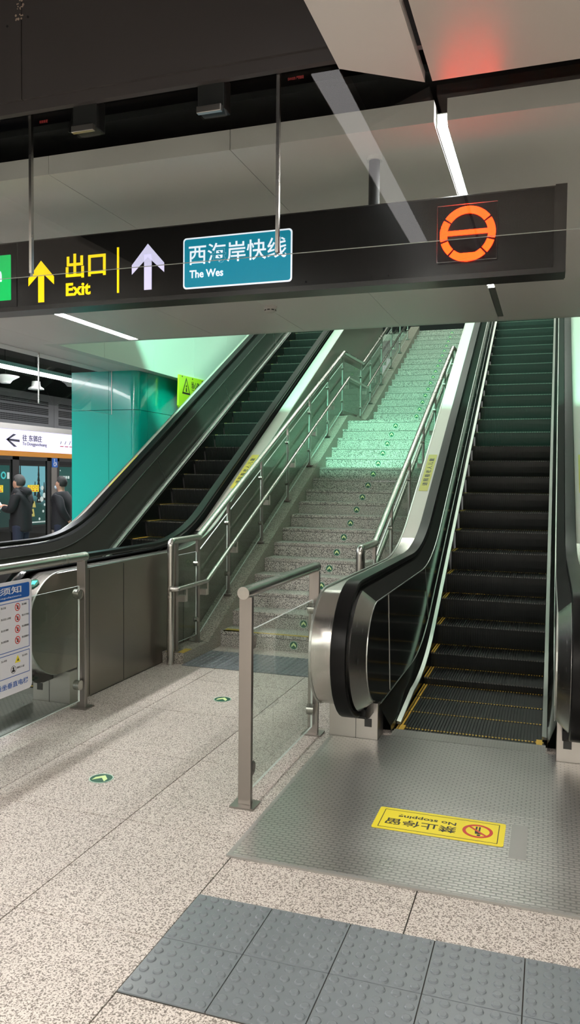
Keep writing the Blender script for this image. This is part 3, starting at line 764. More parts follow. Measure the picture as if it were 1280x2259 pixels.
for j, rw in enumerate(('row nearer the viewer', 'row nearer the stairs')):
    for i in range(5): q_ = tactile(-2.963 + .2945 * i, 5.95 + .3 * j, 'grey tactile tile before the stairs in the %s, %s' % (rw, pl_[i]), 'tactile tiles before the stairs'); q_.scale = (.981, 1, 1)

# ------------------------------------------------------------ vinyl notices
ns = thing('floor_notice', 'yellow no stopping notice stuck on the right landing plate', 'notice', (-.457, 3.565, .008))
O = V((-.457, 3.565, .0085)); R_, U_ = -X, -Y
bm = bmesh.new(); slab(bm, rrect(-.294, -.118, .294, .118, .012), O, R_, U_, 0, .0012); obj('vinyl', bm, M['yel'], ns)
bm = bmesh.new(); frame_rect(bm, -.268, -.098, .268, .098, .0035, O + Z * .0012, R_, U_, .0004); obj('border_line', bm, M['black'], ns)
bm = bmesh.new(); ring2(bm, .053, .068, O + Z * .0012, R_, U_, 0, .0006, -.175, .0, 40)
slab(bm, [(-.175 - .046, .038), (-.175 - .038, .046), (-.175 + .046, -.038), (-.175 + .038, -.046)], O + Z * .0012, R_, U_, .0003, .0008); obj('prohibition_ring', bm, M['red'], ns)
bm = bmesh.new(); O2 = O + Z * .0011
slab(bm, circ(.0085, -.182, .040, 14), O2, R_, U_, 0, .0004)
for q in ([(-.197, .028), (-.165, .028), (-.163, -.002), (-.186, -.002)], [(-.186, -.004), (-.178, -.004), (-.178, -.046), (-.186, -.046)], [(-.172, -.004), (-.164, -.004), (-.164, -.046), (-.172, -.046)]): slab(bm, q, O2, R_, U_, 0, .0004)
obj('pictogram', bm, M['black'], ns)
text('notice_text', '禁止停留', O + Z * .0012 + R_ * -.082 + U_ * -.005, R_, U_, .325, .066, M['black'], ns, .0004, .012)
text('notice_text', 'No stopping', O + Z * .0012 + R_ * -.075 + U_ * -.062, R_, U_, .27, .040, M['black'], ns, .0004, .02)
bm = bmesh.new(); slab(bm, rrect(-.137, 3.36, -.066, 3.70, .01), V((0, 0, .0082)), X, Y, 0, .0006)
tag(obj('tape_residue', bm, P('old adhesive film', (.36, .35, .33), .45, metal=.6)), 'pale rectangle of old adhesive film beside the yellow floor notice', 'adhesive film')

TH = math.radians(30)
def deck_label(cx, s, lb):
    xc = cx + s * .752; U2 = V((0, math.cos(TH), math.sin(TH)))
    t = thing('warning_label', lb, 'label', (xc, 7.75, NZ + (7.75 - NY) * K + .562), 'yellow labels on the escalator decks')
    O = V((xc, 7.75, NZ + (7.75 - NY) * K + .5615))
    bm = bmesh.new(); slab(bm, rrect(-.045, 0, .045, .76, .01), O, X, U2, 0, .001); obj('vinyl', bm, M['yel2'], t)
    chars = '请照看老人儿童'
    for i, ch in enumerate(chars): text('label_character', ch, O + U2 * (.10 + .085 * i) + X * .026 + X.cross(U2) * .0012, U2, -X, .066, .052, M['black'], t, .0004, .015)
deck_label(XR, -1, 'yellow label on the pale deck left of the right escalator'); deck_label(XR, 1, 'yellow label on the deck at the right edge of the picture')
deck_label(XL, -1, 'yellow label on the left escalator deck in front of the teal column'); deck_label(XL, 1, 'yellow label on the deck between left escalator and stair railing')

# triangular head guard
gx = -4.985; gd = thing('head_guard', 'lime yellow triangular head guard hanging where escalator meets the wall', 'sign', (gx, 10.3, 3.05))
bm = bmesh.new(); slab(bm, [(9.88, 3.05), (9.86, 2.62), (9.90, 2.57), (9.96, 2.58), (10.84, 3.02), (10.85, 3.05), (10.80, 3.07)], V((gx, 0, 0)), Y, Z, -.012, .012); obj('plate', bm, M['lime'], gd)
OG = V((gx + .012, 0, 0))
bm = bmesh.new(); 
tri = lambda k: [(10.10 + dx * k, 2.885 + dz * k) for dx, dz in ((-.13, -.09), (.13, -.09), (0, .15))]
slab(bm, tri(1), OG, Y, Z, 0, .001); gt = obj('warning_triangle', bm, M['black'], gd)
bm = bmesh.new(); slab(bm, tri(.72), OG, Y, Z, .001, .002); obj('triangle_field', bm, M['lime'], gt)
bm = bmesh.new(); slab(bm, circ(.018, 10.10, 2.91, 10), OG, Y, Z, .002, .003); slab(bm, [(10.08, 2.83), (10.12, 2.83), (10.115, 2.885), (10.085, 2.885)], OG, Y, Z, .002, .003); obj('pictogram', bm, M['black'], gt)
text('guard_text', '当心碰头', V((gx + .012, 10.27, 2.90)), Y, Z, .36, .10, M['black'], gd, .001, .02)
text('guard_text', 'Warning overhead', V((gx + .012, 10.28, 2.86)), Y, Z, .32, .026, M['black'], gd, .001)
bm = bmesh.new()
for yy in (9.97, 10.3, 10.63): slab(bm, circ(.012, yy, 3.035, 8), OG, Y, Z, 0, .003)
obj('screw_head', bm, M['black'], gd)

# smoke detector
sd = thing('smoke_detector', 'small white smoke detector under the soffit above the stairs', 'smoke detector', (-2.2, 6.0, 2.95))
bm = bmesh.new()
prof = [(.055, 3.0), (.055, 2.985), (.045, 2.978), (.045, 2.965), (.030, 2.955), (.012, 2.952)]
rings = [[bm.verts.new((-2.2 + r * math.cos(q * math.pi / 12), 6.0 + r * math.sin(q * math.pi / 12), z)) for q in range(24)] for r, z in prof]
for a in range(len(rings) - 1):
    for q in range(24): bm.faces.new([rings[a][q], rings[a][(q + 1) % 24], rings[a + 1][(q + 1) % 24], rings[a + 1][q]])
bm.faces.new(rings[-1]); obj('body', bm, M['cream'], sd, smooth=35)
bm = bmesh.new()
for q in range(8):
    a = q * math.pi / 4; R_ = V((-math.sin(a), math.cos(a), 0)); slab(bm, [(-.011, -.004), (.011, -.004), (.011, .004), (-.011, .004)], V((-2.2 + .0445 * math.cos(a), 6 + .0445 * math.sin(a), 2.971)), R_, Z, -.002, .002)
obj('vent_slots', bm, M['black'], sd)

# ------------------------------------------------------------ hanging sign
hs = thing('hanging_sign', 'long black hanging exit sign with arrows, line panel and red display', 'sign', (-1.3, 3.36, 2.44))
SY = 3.32
obj('housing', B((-4.2, .03, SY + .004, 3.42, 2.445, 2.785), bevel=.004), M['housing'], hs)
obj('bottom_channel', B((-4.2, .03, SY - .012, 3.43, 2.435, 2.457)), M['housing'], hs)
obj('end_cap', B((-.010, .034, SY - .006, 3.43, 2.44, 2.785)), M['housing'], hs)
obj('face_panel', B((-2.575, -.014, SY, SY + .005, 2.46, 2.776)), M['face'], hs)
obj('face_panel', B((-4.2, -2.585, SY, SY + .005, 2.46, 2.776)), M['face'], hs)
bm = bmesh.new(); slab(bm, rrect(-2.95, 2.495, -2.618, 2.722, .004), V((0, SY, 0)), X, Z, 0, .002); gp = obj('green_panel', bm, M['s_green'], hs)
text('symbol', 'n', V((-2.74, SY - .003, 2.59)), X, Z, .068, .06, M['s_border'], gp, .001, .03)
def on_sign(pts, mat, nm, t=.002, par=None, t0=.0): 
    bm = bmesh.new()
    for q in pts: slab(bm, q, V((0, SY, 0)), X, Z, t0, t0 + t)
    return obj(nm, bm, mat, par or hs)
def arrow_up(xc, zb, h, wd):
    s_ = wd * .115; zt = zb + h; a = .55 * wd
    head = [(xc, zt), (xc + wd / 2, zt - a), (xc + wd / 2 - .002, zt - a - s_ * 2.4), (xc + s_ * .9, zt - s_ * 3.6), (xc - s_ * .9, zt - s_ * 3.6), (xc - wd / 2 + .002, zt - a - s_ * 2.4), (xc - wd / 2, zt - a)]
    left = [(xc, zt), (xc, zt - s_ * 3.1), (xc - wd / 2, zt - a - s_ * 2.2), (xc - wd / 2, zt - a)]
    right = [(xc, zt), (xc + wd / 2, zt - a), (xc + wd / 2, zt - a - s_ * 2.2), (xc, zt - s_ * 3.1)]
    shaft = [(xc - s_, zb), (xc + s_, zb), (xc + s_, zt - s_ * 2.5), (xc - s_, zt - s_ * 2.5)]
    return [left, right, shaft]
on_sign(arrow_up(-2.437, 2.472, .205, .150), M['s_yellow'], 'exit_arrow')
text('chinese_exit', '出口', V((-2.292, SY - .001, 2.577)), X, Z, .225, .118, M['s_yellow'], hs, .002, .018)
text('exit_text', 'Exit', V((-2.292, SY - .001, 2.492)), X, Z, .140, .063, M['s_yellow'], hs, .002, .030)
on_sign([[(-2.005, 2.490), (-1.994, 2.490), (-1.994, 2.706), (-2.005, 2.706)]], M['s_yellow'], 'divider')
on_sign(arrow_up(-1.838, 2.494, .215, .172), M['s_white'], 'direction_arrow')
bm = bmesh.new(); slab(bm, rrect(-1.652, 2.482, -1.116, 2.716, .016), V((0, SY, 0)), X, Z, 0, .002); lp = obj('line_panel_border', bm, M['s_border'], hs)
bm = bmesh.new(); slab(bm, rrect(-1.645, 2.489, -1.123, 2.709, .012), V((0, SY, 0)), X, Z, .002, .003); obj('line_panel', bm, M['s_blue'], lp)
text('line_name', '西海岸快线', V((-1.622, SY - .004, 2.590)), X, Z, .480, .092, M['s_border'], lp, .001, .008)
text('line_name', 'The Wes', V((-1.618, SY - .004, 2.530)), X, Z, .170, .036, M['s_border'], lp, .001, .02)
# pole with collar
bm = bmesh.new(); tube(bm, [(-.76, 3.37, 2.78), (-.76, 3.37, 3.0)], .024, 20, (1, 0, 0)); hp = obj('pole', bm, M['bracket'], hs, smooth=40)
bm = bmesh.new(); tube(bm, [(-.76, 3.37, 2.985), (-.76, 3.37, 3.0)], .034, 20, (1, 0, 0)); obj('ceiling_flange', bm, M['cream'], hp, smooth=40)
bm = bmesh.new(); tube(bm, [(-3.0, 3.37, 2.78), (-3.0, 3.37, 3.0)], .024, 20, (1, 0, 0)); obj('pole', bm, M['bracket'], hs, smooth=40)
# red no-entry display
cxx, czz = -.352, 2.622; OS = V((0, SY, 0))
bm = bmesh.new(); n_ = 56
def arc_cut(zlo, zhi):
    # ring pieces between two heights
    for i in range(n_ * 4):
        a0, a1 = 2 * math.pi * i / (n_ * 4), 2 * math.pi * (i + 1) / (n_ * 4); zm = math.sin((a0 + a1) / 2) * .097
        if zlo <= zm < zhi: slab(bm, [(cxx + .083 * math.cos(a0), czz + .083 * math.sin(a0)), (cxx + .113 * math.cos(a0), czz + .113 * math.sin(a0)), (cxx + .113 * math.cos(a1), czz + .113 * math.sin(a1)), (cxx + .083 * math.cos(a1), czz + .083 * math.sin(a1))], OS, X, Z, .003, .004)
arc_cut(.058, .2); arc_cut(-.022, .052); arc_cut(-.068, -.03); arc_cut(-.2, -.074)
slab(bm, [(cxx - .084, czz - .004), (cxx + .084, czz - .004), (cxx + .084, czz + .016), (cxx - .084, czz + .016)], OS, X, Z, .003, .004)
slab(bm, [(cxx - .05, czz - .083), (cxx + .05, czz - .083), (cxx + .05, czz - .078), (cxx - .05, czz - .078)], OS, X, Z, .003, .004)
rg = obj('no_entry_display', bm, M['led'], hs)
bm = bmesh.new(); box(bm, -.474, -.232, SY - .022, SY - .016, 2.508, 2.738, 0)
for f in bm.faces: f.normal_update(); f.material_index = 0 if abs(f.normal.y) > .9 else 1
obj('clear_cover', bm, [M['acryl'], M['edge']], rg)
bm = bmesh.new()
for x in (-1.05, -.75, -.68, .01): slab(bm, circ(.004, x, 2.474, 8), OS, X, Z, 0, .003)
obj('screw_head', bm, M['void'], hs)

# ------------------------------------------------------------ smoke curtains
def curtain(label, spans, y, z0, z1, axis='x', gp='hanging glass smoke curtains'):
    o_ = (spans[0][0], y, z1) if axis == 'x' else (y, spans[0][0], z1)
    t = thing('smoke_curtain', label, 'smoke curtain', o_, gp)
    for a, b_ in spans:
        bm = bmesh.new(); 
        if axis == 'x': box(bm, a, b_, y - .005, y + .005, z0, z1)
        else: box(bm, y - .005, y + .005, a, b_, z0, z1)
        for f in bm.faces: f.normal_update(); f.material_index = 0 if abs(f.normal.y if axis == 'x' else f.normal.x) > .9 else 1
        obj('glass_pane', bm, [M['curtain'], M['edge']], t)
    for i in range(len(spans) - 1):
        bm = bmesh.new()
        q = (spans[i][1] + spans[i + 1][0]) / 2
        if axis == 'x': box(bm, q - .006, q + .006, y - .008, y + .008, z0 + (.008 if q > -1.5 else .012), z1)
        else: box(bm, y - .008, y + .008, q - .006, q + .006, z0, z1)
        obj('joint_strip', bm, M['tube'], t)
    return t
ct = curtain('glass smoke curtain hanging in front of the exit sign', [(-5.6, -3.15), (-3.145, -2.069), (-2.063, -.986), (-.980, .60), (.605, 4.2)], 2.75, 2.432, 3.13)
for x in (-3.9, -1.80, -1.25, .3, 1.6):
    b_ = obj('clamp_bracket', B((x - .055, x + .055, 2.735, 2.80, 2.99, 3.11), bevel=.004), M['bracket'], ct)
    obj('clamp_jaw', B((x - .05, x + .05, 2.715, 2.735, 2.975, 3.0), bevel=.002), M['steel'], b_)
text('red_print', '挡烟垂壁', V((-2.02, 2.744, 3.045)), X, Z, .04, .012, M['redem'], ct, .0005)
text('red_print', 'DANGER 严禁触碰', V((-.945, 2.744, 3.055)), X, Z, .06, .012, M['redem'], ct, .0005)
curtain('second glass smoke curtain hanging at the platform edge beside the teal column', [(3.2, 7.477), (7.483, 9.02)], -5.53, 2.43, 3.0, 'y')

# ------------------------------------------------------------ platform side
PX = -10.0
hd = thing('platform_header', 'lit lavender header panel with platform direction text above doors', 'sign', (PX, 12, 2.1))
for a, b_ in ((4, 9.0), (9.004, 14.16), (14.165, 19)):
    obj('lit_panel', B((PX - .25, PX, a, b_, 2.105, 2.52)), M['s_head'], hd)
obj('orange_trim', B((PX - .25, PX + .01, 4, 19, 2.0, 2.10)), M['orange'], hd)
obj('top_trim', B((PX - .25, PX + .03, 4, 19, 2.525, 2.63)), M['steel'], hd)
OP = V((PX + .002, 0, 0)); bm = bmesh.new()
slab(bm, [(12.53, 2.31), (12.62, 2.31), (12.90, 2.41), (12.84, 2.42)], OP, Y, Z, 0, .01) if False else None
for q in ([(12.54, 2.295), (12.90, 2.28), (12.90, 2.325), (12.54, 2.335)], [(12.50, 2.31), (12.56, 2.31), (12.80, 2.425), (12.72, 2.43)], [(12.50, 2.32), (12.56, 2.32), (12.82, 2.185), (12.74, 2.18)]): slab(bm, q, OP, Y, Z, 0, .01)
obj('arrow', bm, M['darktext'], hd)
text('direction_text', '往 东郭庄', V((PX + .002, 13.0, 2.305)), Y, Z, .62, .13, M['darktext'], hd, .005, .01)
text('direction_text', 'To Dongguozhuang', V((PX + .002, 13.0, 2.205)), Y, Z, .78, .085, M['darktext'], hd, .005)
bm = bmesh.new()
for i in range(6): 
    a = 14.25 + i * .16; slab(bm, [(a, 2.30), (a + .02, 2.30), (a + .05 + .01 * i, 2.36 + .01 * i), (a + .03 + .01 * i, 2.36 + .01 * i)], OP, Y, Z, 0, .004)
obj('line_diagram', bm, M['grille'], hd)
bm = bmesh.new()
for i in range(6): slab(bm, [(14.25 + i * .17, 2.245), (14.37 + i * .17, 2.245), (14.37 + i * .17, 2.262), (14.25 + i * .17, 2.262)], OP, Y, Z, 0, .004)
obj('line_diagram', bm, M['red'], hd)
# grille band over the header
gr = thing('vent_grille', 'grey perforated grille band above the platform doors', 'grille', (PX, 12, 2.63))
for a, b_ in ((4, 9.0), (9.005, 14.07), (14.08, 19)):
    f = obj('grille_panel', B((PX - .15, PX - .02, a, b_, 2.63, 3.30)), M['grille'], gr)
    bm = bmesh.new(); ny = int((b_ - a - .3) / .045)
    for (z0, nz) in ((2.70, 4), (2.88, 4), (3.06, 3)):
        for i in range(ny):
            for k in range(nz): 
                ya_ = a + .15 + i * .045; box(bm, PX - .021, PX - .018, ya_, ya_ + .034, z0 + k * .035, z0 + k * .035 + .026)
    obj('grille_holes', bm, M['hole'], f)
# platform doors
pd = thing('platform_screen_doors', 'row of glass platform screen doors with dark frames under the header', 'door', (PX, 12, 0))
ds = [4.0, 6.2, 8.4, 10.6, 12.75, 13.85]
bm = bmesh.new()
def fr(a, b_, z0=.0, z1=2.0, t=.05): return obj('frame', B((PX - t, PX, a, b_, z0, z1)), M['housing'], pd)
for a, b_ in ((4.0, 4.15), (6.2, 6.35), (8.3, 8.45), (10.4, 10.55), (12.70, 12.90), (13.80, 13.92), (14.12, 14.22), (15.4, 15.5), (16.8, 16.95), (18.85, 19)): fr(a, b_)
obj('pillar', B((PX - .04, PX + .02, 13.92, 14.11, 0, 2.0)), M['post'], pd)
obj('lintel', B((PX - .1, PX - .0, 4, 19, 1.93, 2.0)), M['housing'], pd); obj('kick_panel', B((PX - .06, PX - .01, 4, 19, 0, .28)), M['housing'], pd)
for a, b_ in ((4.15, 6.2), (6.35, 8.3), (8.45, 10.4), (10.55, 12.70), (12.90, 13.80), (14.22, 15.4), (15.5, 16.8), (16.95, 18.85)):
    obj('glass_leaf', B((PX - .035, PX - .02, a, b_, .28, 1.93)), M['psdglass'], pd)
o = obj('wheelchair_sign', B((PX + .02, PX + .03, 13.93, 14.12, 1.80, 1.99)), M['blue']); tag(o, 'blue wheelchair access sign high on the platform door pillar', 'sign')
bm = bmesh.new(); OW = V((PX + .03, 0, 0)); slab(bm, circ(.012, 14.01, 1.965, 10), OW, Y, Z, 0, .003); ring2(bm, .030, .042, OW, Y, Z, 0, .003, 14.02, 1.865, 18); slab(bm, [(14.0, 1.88), (14.015, 1.88), (14.015, 1.95), (14.0, 1.95)], OW, Y, Z, 0, .003); slab(bm, [(14.01, 1.895), (14.06, 1.895), (14.075, 1.84), (14.09, 1.845), (14.07, 1.908), (14.01, 1.908)], OW, Y, Z, 0, .003)
obj('wheelchair_symbol', bm, M['paper'], o)
for k, (a, lb) in enumerate(((13.15, 'yellow door notice on the glass behind the hooded man'), (12.05, 'yellow door notice at the left edge of the picture'))):
    t = thing('door_notice', lb, 'notice', (PX, a, 1.3), 'yellow notices on the platform doors')
    obj('vinyl', B((PX + .001, PX + .006, a, a + .36, 1.29, 1.43)), M['yel'], t)
    bm = bmesh.new()
    for i in range(3): ring2(bm, .028, .036, V((PX + .006, 0, 0)), Y, Z, 0, .002, a + .07 + .11 * i, 1.38, 16); slab(bm, [(a + .04 + .11 * i, 1.305), (a + .10 + .11 * i, 1.305), (a + .10 + .11 * i, 1.325), (a + .04 + .11 * i, 1.325)], V((PX + .006, 0, 0)), Y, Z, 0, .002)
    obj('print', bm, M['red'], t)
# track wall with lit advertising panels
struct('wall_track', B((-10.6, -10.41, 3, 20, -.5, 3.9)), M['void'])

def grad(name, c0, c1, z0, z1, st):
    m, n, l, b = new_mat(name); t = n.new('ShaderNodeTexCoord'); s_ = n.new('ShaderNodeSeparateXYZ'); mr = n.new('ShaderNodeMapRange'); rp = n.new('ShaderNodeValToRGB'); no = n.new('ShaderNodeTexNoise'); no.inputs['Scale'].default_value = 3
    ad = n.new('ShaderNodeMath'); ad.operation = 'MULTIPLY_ADD'; ad.inputs[1].default_value = .35; ad.inputs[2].default_value = -.17
    a2 = n.new('ShaderNodeMath'); a2.operation = 'ADD'
    l.new(t.outputs['Object'], s_.inputs[0]); l.new(t.outputs['Object'], no.inputs['Vector']); l.new(s_.outputs[2], mr.inputs['Value']); mr.inputs['From Min'].default_value = z0; mr.inputs['From Max'].default_value = z1
    l.new(no.outputs['Fac'], ad.inputs[0]); l.new(mr.outputs[0], a2.inputs[0]); l.new(ad.outputs[0], a2.inputs[1])
    e = rp.color_ramp.elements; e[0].color = (*c0, 1); e[0].position = .3; e[1].color = (*c1, 1); e[1].position = .62
    l.new(a2.outputs[0], rp.inputs[0]); l.new(rp.outputs[0], b.inputs['Emission Color']); b.inputs['Emission Strength'].default_value = st; b.inputs['Base Color'].default_value = (.02, .02, .02, 1)
    return m
M['adsky'] = grad('poster scenery', (.0, .07, .06), (.25, .62, .75), 0, 1.25, 1.0)
M['adteal'] = grad('dark teal poster', (.0, .04, .035), (.0, .10, .09), 0, 1.25, 1.0)
M['adwhite'] = emit('poster white', (.85, .9, .9), 1.0); M['adtree'] = P('poster tree ink', (.0, .03, .025), .6); M['adyel'] = emit('poster amber', (.9, .7, .2), .8); M['adcyan'] = emit('poster cyan', (.1, .8, .85), .9)
AX = -10.35
def ad(name, a, b_, mat, lb):
    t = thing(name, lb, 'poster', (AX, (a + b_) / 2, .58), 'lit posters behind the platform doors')
    obj('lit_panel', B((AX - .05, AX, a, b_, .58, 1.82)), mat, t); obj('frame', B((AX - .06, AX + .01, a - .03, b_ + .03, 1.82, 1.86), (AX - .06, AX + .01, a - .03, b_ + .03, .54, .58)), M['housing'], t); return t
A1 = ad('lit_poster', 13.26, 14.25, M['adsky'], 'lit winter landscape poster behind the glass, right of the hooded man')
OA = V((AX, 0, 0)); bm = bmesh.new()
for (yy, z0, h, wd) in ((13.38, 1.15, .68, .13), (13.98, 1.05, .80, .17), (13.86, 1.2, .28, .09), (13.6, 1.18, .18, .08), (13.74, 1.15, .2, .08), (14.17, 1.1, .36, .12)):
    for k in range(7):
        zz = z0 + h * k / 7; ww = wd * (1 - k / 8.); slab(bm, [(yy - ww / 2, zz), (yy + ww / 2, zz - .01), (yy + .008, zz + h / 5), (yy - .008, zz + h / 5)], OA, Y, Z, .0, .004 + .0004 * k)
obj('tree_print', bm, M['adtree'], A1)
bm = bmesh.new()
for (yy, zz, r_) in ((14.10, 1.36, .05), (14.17, 1.20, .06), (14.08, 1.12, .06), (14.18, 1.0, .03), (14.13, .86, .03), (13.98, 1.10, .02), (14.0, .70, .03)): slab(bm, circ(r_, yy, zz, 7), OA, Y, Z, .005, .008)
for i in range(14): slab(bm, [(13.72 + i * .035, .62), (13.745 + i * .035, .62), (13.745 + i * .035, .65), (13.72 + i * .035, .65)], OA, Y, Z, .004, .006)
obj('white_print', bm, M['adwhite'], A1)
bm = bmesh.new(); slab(bm, [(13.72, .76), (13.84, .76), (13.81, .92), (13.75, .92)], OA, Y, Z, .004, .006); slab(bm, [(13.77, .95), (13.88, .95), (13.84, 1.08), (13.79, 1.08)], OA, Y, Z, .004, .006); obj('amber_print', bm, M['adyel'], A1)
A2_ = ad('lit_poster', 14.45, 15.5, M['adteal'], 'dark green lit poster behind the glass, behind the masked man')
bm = bmesh.new()
for i in range(7): slab(bm, [(14.52 + i * .085, 1.56), (14.58 + i * .085, 1.56), (14.58 + i * .085, 1.62), (14.52 + i * .085, 1.62)], OA, Y, Z, .002, .005)
for (yy, zz, r_) in ((14.85, 1.25, .05), (14.8, 1.12, .05), (14.88, 1.05, .04), (14.6, 1.72, .02), (14.75, 1.74, .015)): slab(bm, circ(r_, yy, zz, 7), OA, Y, Z, .002, .005)
obj('white_print', bm, M['adwhite'], A2_)
A3 = ad('lit_poster', 11.9, 13.05, M['adteal'], 'teal lit poster behind the glass, left of the hooded man')
bm = bmesh.new(); ring2(bm, .045, .075, OA, Y, Z, .002, .005, 12.86, 1.62, 20); obj('ring_print', bm, M['adcyan'], A3)
bm = bmesh.new(); slab(bm, [(12.97, 1.55), (13.04, 1.55), (13.04, 1.68), (12.97, 1.68)], OA, Y, Z, .002, .005); obj('white_print', bm, M['adwhite'], A3)
# ceiling fittings over the platform
for (x, y, z, lb, sc_) in ((-8.0, 10.0, 3.08, 'white dome lamp shade hanging over the platform, left of the glass joint', 1.0), (-8.0, 10.75, 3.02, 'white drum speaker hanging over the platform behind the glass joint', .8), (-8.6, 12.6, 3.35, 'pale dome fitting over the platform close to the teal column', 1.0)):
    t = thing('ceiling_speaker', lb, 'ceiling fitting', (x, y, z), 'fittings over the platform')
    bm = bmesh.new(); pr_ = [(.16, z), (.15, z + .02), (.09, z + .05), (.08, z + .13)] if 'drum' in lb else [(.07, z - .05), (.11, z), (.20, z + .05), (.21, z + .06), (.05, z + .09)]
    pr_ = [(r * sc_, q) for r, q in pr_]
    rings = [[bm.verts.new((x + r * math.cos(q * math.pi / 12), y + r * math.sin(q * math.pi / 12), zz)) for q in range(24)] for r, zz in pr_]
    for a in range(len(rings) - 1):
        for q in range(24): bm.faces.new([rings[a][q], rings[a][(q + 1) % 24], rings[a + 1][(q + 1) % 24], rings[a + 1][q]])
    bm.faces.new(rings[0]); bm.faces.new(rings[-1]); obj('shade', bm, M['cream'], t, smooth=40)
    bm = bmesh.new(); tube(bm, [(x, y, z + .08), (x, y, 3.9)], .012, 8); obj('rod', bm, M['bracket'], t)

# ------------------------------------------------------------ people on the platform
def skin_mesh(name, verts, edges, parent, mat, T, sub=2, root=0):
    me = bpy.data.meshes.new(name); me.from_pydata([T @ V(v[:3]) for v in verts], edges, []); 
    o = link(name, me, mat, parent); o.modifiers.new('skin', 'SKIN'); 
    sk = me.skin_vertices[0].data if me.skin_vertices else None
    if sk is None:
        me.skin_vertices if me.skin_vertices else None
    for i, v in enumerate(verts):
        r_ = v[3]; r_ = (r_, r_) if not isinstance(r_, tuple) else r_
        me.skin_vertices[0].data[i].radius = r_; me.skin_vertices[0].data[i].use_root = (i == root)
    s = o.modifiers.new('sub', 'SUBSURF'); s.levels = sub; s.render_levels = sub
    for p in me.polygons: p.use_smooth = True
    o.modifiers['skin'].use_smooth_shade = True
    return o
def blob(name, c, r, parent, mat, T, cut_=None):
    bm = bmesh.new(); bmesh.ops.create_uvsphere(bm, u_segments=20, v_segments=14, radius=1)
    for v in bm.verts: v.co = V((c[0] + v.co.x * r[0], c[1] + v.co.y * r[1], c[2] + v.co.z * r[2]))
    if cut_: bmesh.ops.delete(bm, geom=[v for v in bm.verts if cut_(v.co)], context='VERTS')
    for v in bm.verts: v.co = T @ v.co
    return obj(name, bm, mat, parent, smooth='all')
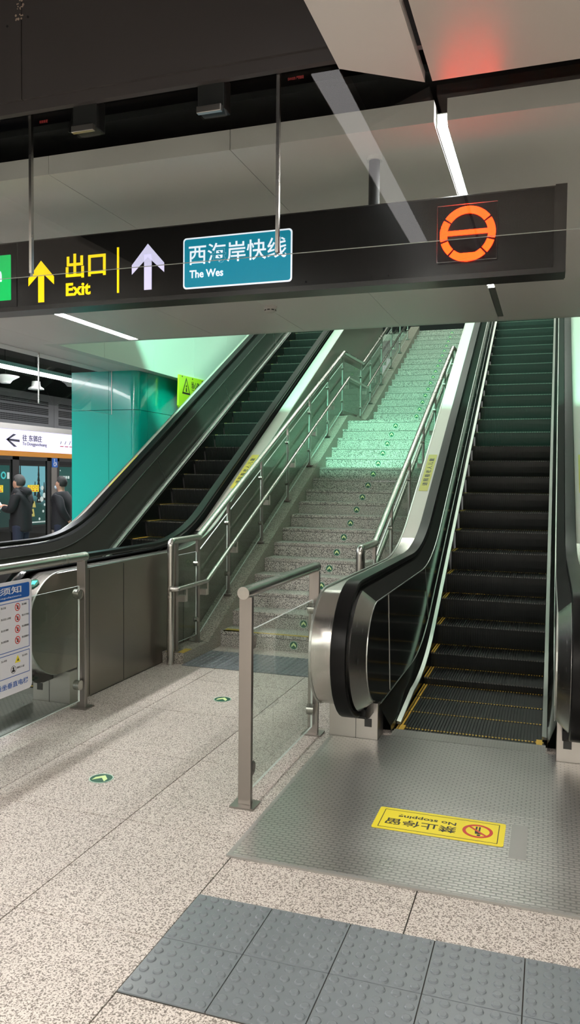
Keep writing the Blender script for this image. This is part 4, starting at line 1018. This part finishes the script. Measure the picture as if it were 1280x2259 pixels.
def person(x, y, ang, H, label, pose, jm, hm, hood=False, mask=False, bag=False, phone=False):
    k = H / 1.70; t = thing('person', label, 'person', (x, y, 0), 'people waiting on the platform')
    T = Matrix.Translation((x, y, 0)) @ Matrix.Rotation(ang, 4, 'Z') @ Matrix.Diagonal((k, k, k, 1))   # faces local +Y
    hf = .05 if pose == 'phone' else .02; hz = -.02 if pose == 'phone' else 0
    vb = [(0, 0, .92, .07), (0, .0, 1.12, .07), (0, -.01, 1.32, .07), (0, 0, 1.43, .055), (0, hf * .6, 1.49 + hz, .058), (0, hf, 1.56 + hz, .082), (0, hf - .005, 1.63 + hz, .076), (0, hf + .088, 1.53 + hz, .016)]
    eb = [(0, 1), (1, 2), (2, 3), (3, 4), (4, 5), (5, 6), (5, 7)]
    def chain(start, pts):
        p_ = start
        for q in pts: vb.append(q); eb.append((p_, len(vb) - 1)); p_ = len(vb) - 1
        return p_
    arms = {}
    for s in (-1, 1):
        chain(5, [(s * .082, hf - .01, 1.55 + hz, .014)])                      # ear
        chain(0, [(s * .095, 0, .86, .085), (s * .10, .01, .48, .058), (s * .105, -.01, .09, .04), (s * .11, .10, .04, .035)])
        if pose == 'phone': el, wr, hd_ = (s * .23, .06, 1.10), (s * .10, .27, 1.14), (s * .07, .33, 1.17)
        else: el, wr, hd_ = (s * .25, -.10, 1.10), (s * .08, -.17, .92), (s * .04, -.18, .87)
        a = chain(2, [(s * .18, 0, 1.36, .06), (*el, .042), (*wr, .028), (*hd_, .026)])
        dv = (V(hd_) - V(wr)).normalized(); sd_ = V((1, 0, 0)) if pose == 'phone' else V((0, 0, 1)); sd_ = (sd_ - dv * sd_.dot(dv)).normalized()
        for f in range(4):
            b0 = V(hd_) + sd_ * (f - 1.5) * .017; L_ = (.05, .062, .058, .045)[f]; cur = dv.cross(sd_) * .3
            p1 = b0 + dv * L_ * .55; p2 = p1 + (dv + cur) * L_ * .5
            chain(a, [(*p1, .008), (*p2, .007)])
        th = V(hd_) - dv * .01 + sd_ * .034 * -1; chain(a, [(*th, .010), (*(th + dv * .035 - sd_ * .012), .008)])
        arms[s] = (el, wr, hd_)
    body = skin_mesh('body', vb, eb, t, M['skin'], T)
    # jacket
    vj = [(0, 0, .74, .185), (0, 0, .78, .185), (0, 0, 1.0, .175), (0, -.01, 1.20, .17), (0, -.01, 1.34, .145), (0, .0, 1.44, .085)]
    ej = [(0, 1), (1, 2), (2, 3), (3, 4), (4, 5)]
    for s in (-1, 1):
        el, wr, hd_ = arms[s]; b0 = len(vj)
        vj += [(s * .175, -.01, 1.365, .085), (s * (abs(el[0]) - .01), el[1], el[2], .072), (*[w_ * 1 for w_ in wr], .052)]
        ej += [(4, b0), (b0, b0 + 1), (b0 + 1, b0 + 2)]
    if hood: vj += [(0, -.11, 1.42, .10), (0, -.15, 1.34, .07)]; ej += [(5, len(vj) - 2), (len(vj) - 2, len(vj) - 1)]
    jk = skin_mesh('jacket', vj, ej, t, jm, T)
    vt = [(0, 0, .90, .13), (-.10, 0, .80, .095), (-.105, .01, .48, .075), (-.11, -.01, .12, .065), (.10, 0, .80, .095), (.105, .01, .48, .075), (.11, -.01, .12, .065)]
    skin_mesh('trousers', vt, [(0, 1), (1, 2), (2, 3), (0, 4), (4, 5), (5, 6)], t, M['trousers'], T)
    for s in (-1, 1): blob('shoe', (s * .11, .05, .045), (.048, .135, .045), t, M['shoe'], T)
    blob('hair', (0, hf - .018, 1.60 + hz), (.094, .108, .118), t, hm, T, lambda c: c.z < 1.515 + hz or (c.y > hf + .04 and c.z < 1.655 + hz) or (c.y > hf - .01 and c.z < 1.575 + hz))
    if mask: blob('face_mask', (0, hf + .055, 1.515), (.055, .050, .045), t, M['mask'], T)
    for s in (-1, 1): blob('eye', (s * .03, hf + .078, 1.57 + hz), (.011, .006, .005), t, M['black'], T)
    if phone:
        ph = thing('mobile_phone', 'pale mobile phone held up by the %s' % phone, 'phone', tuple(T @ V((0, .37, 1.17)))); bm = bmesh.new(); box(bm, -.037, .037, .0, .009, -.075, .075)
        for v in bm.verts: v.co = T @ (Matrix.Translation((0, .365, 1.20)) @ Matrix.Rotation(math.radians(-35), 4, 'X') @ v.co)
        obj('phone_body', bm, M['paper'], ph)
    if bag:
        bg = thing('shoulder_bag', 'black shoulder bag with metal buckle hanging at the hooded man\'s side', 'bag', tuple(T @ V((.2, .12, .8))))
        bm = bmesh.new(); box(bm, .14, .24, .06, .30, .72, .96); bmesh.ops.bevel(bm, geom=bm.edges[:], offset=.02, segments=2, affect='EDGES')
        for v in bm.verts: v.co = T @ v.co
        obj('bag_body', bm, M['jacket2'], bg)
        bm = bmesh.new(); box(bm, .242, .25, .15, .21, .90, .95)
        for v in bm.verts: v.co = T @ v.co
        obj('buckle', bm, M['tube'], bg)
        bm = bmesh.new(); tube(bm, [T @ V(p) for p in ((.21, .2, .94), (.20, .14, 1.15), (.08, .12, 1.36), (-.10, .03, 1.47), (-.12, -.09, 1.42), (.0, -.145, 1.25), (.17, -.11, 1.05), (.22, .08, .95))], .011, 8, (0, 0, 1)); obj('strap', bm, M['jacket2'], bg)
    return t
# facing to the left of the picture
person(-7.98, 10.33, math.radians(100), 1.64, 'grey haired man in black hooded jacket looking down at his phone', 'phone', M['jacket'], M['hair2'], hood=True, bag=True, phone='hooded man')
person(-7.80, 11.15, math.radians(104), 1.60, 'man in dark jacket and face mask, hands behind his back', 'back', M['jacket2'], M['hair'], mask=True)
person(-7.50, 8.67, math.radians(-60), 1.58, 'person in dark clothes holding a phone, cut by the left edge', 'phone', M['jacket'], M['hair'], phone='person at the left edge')
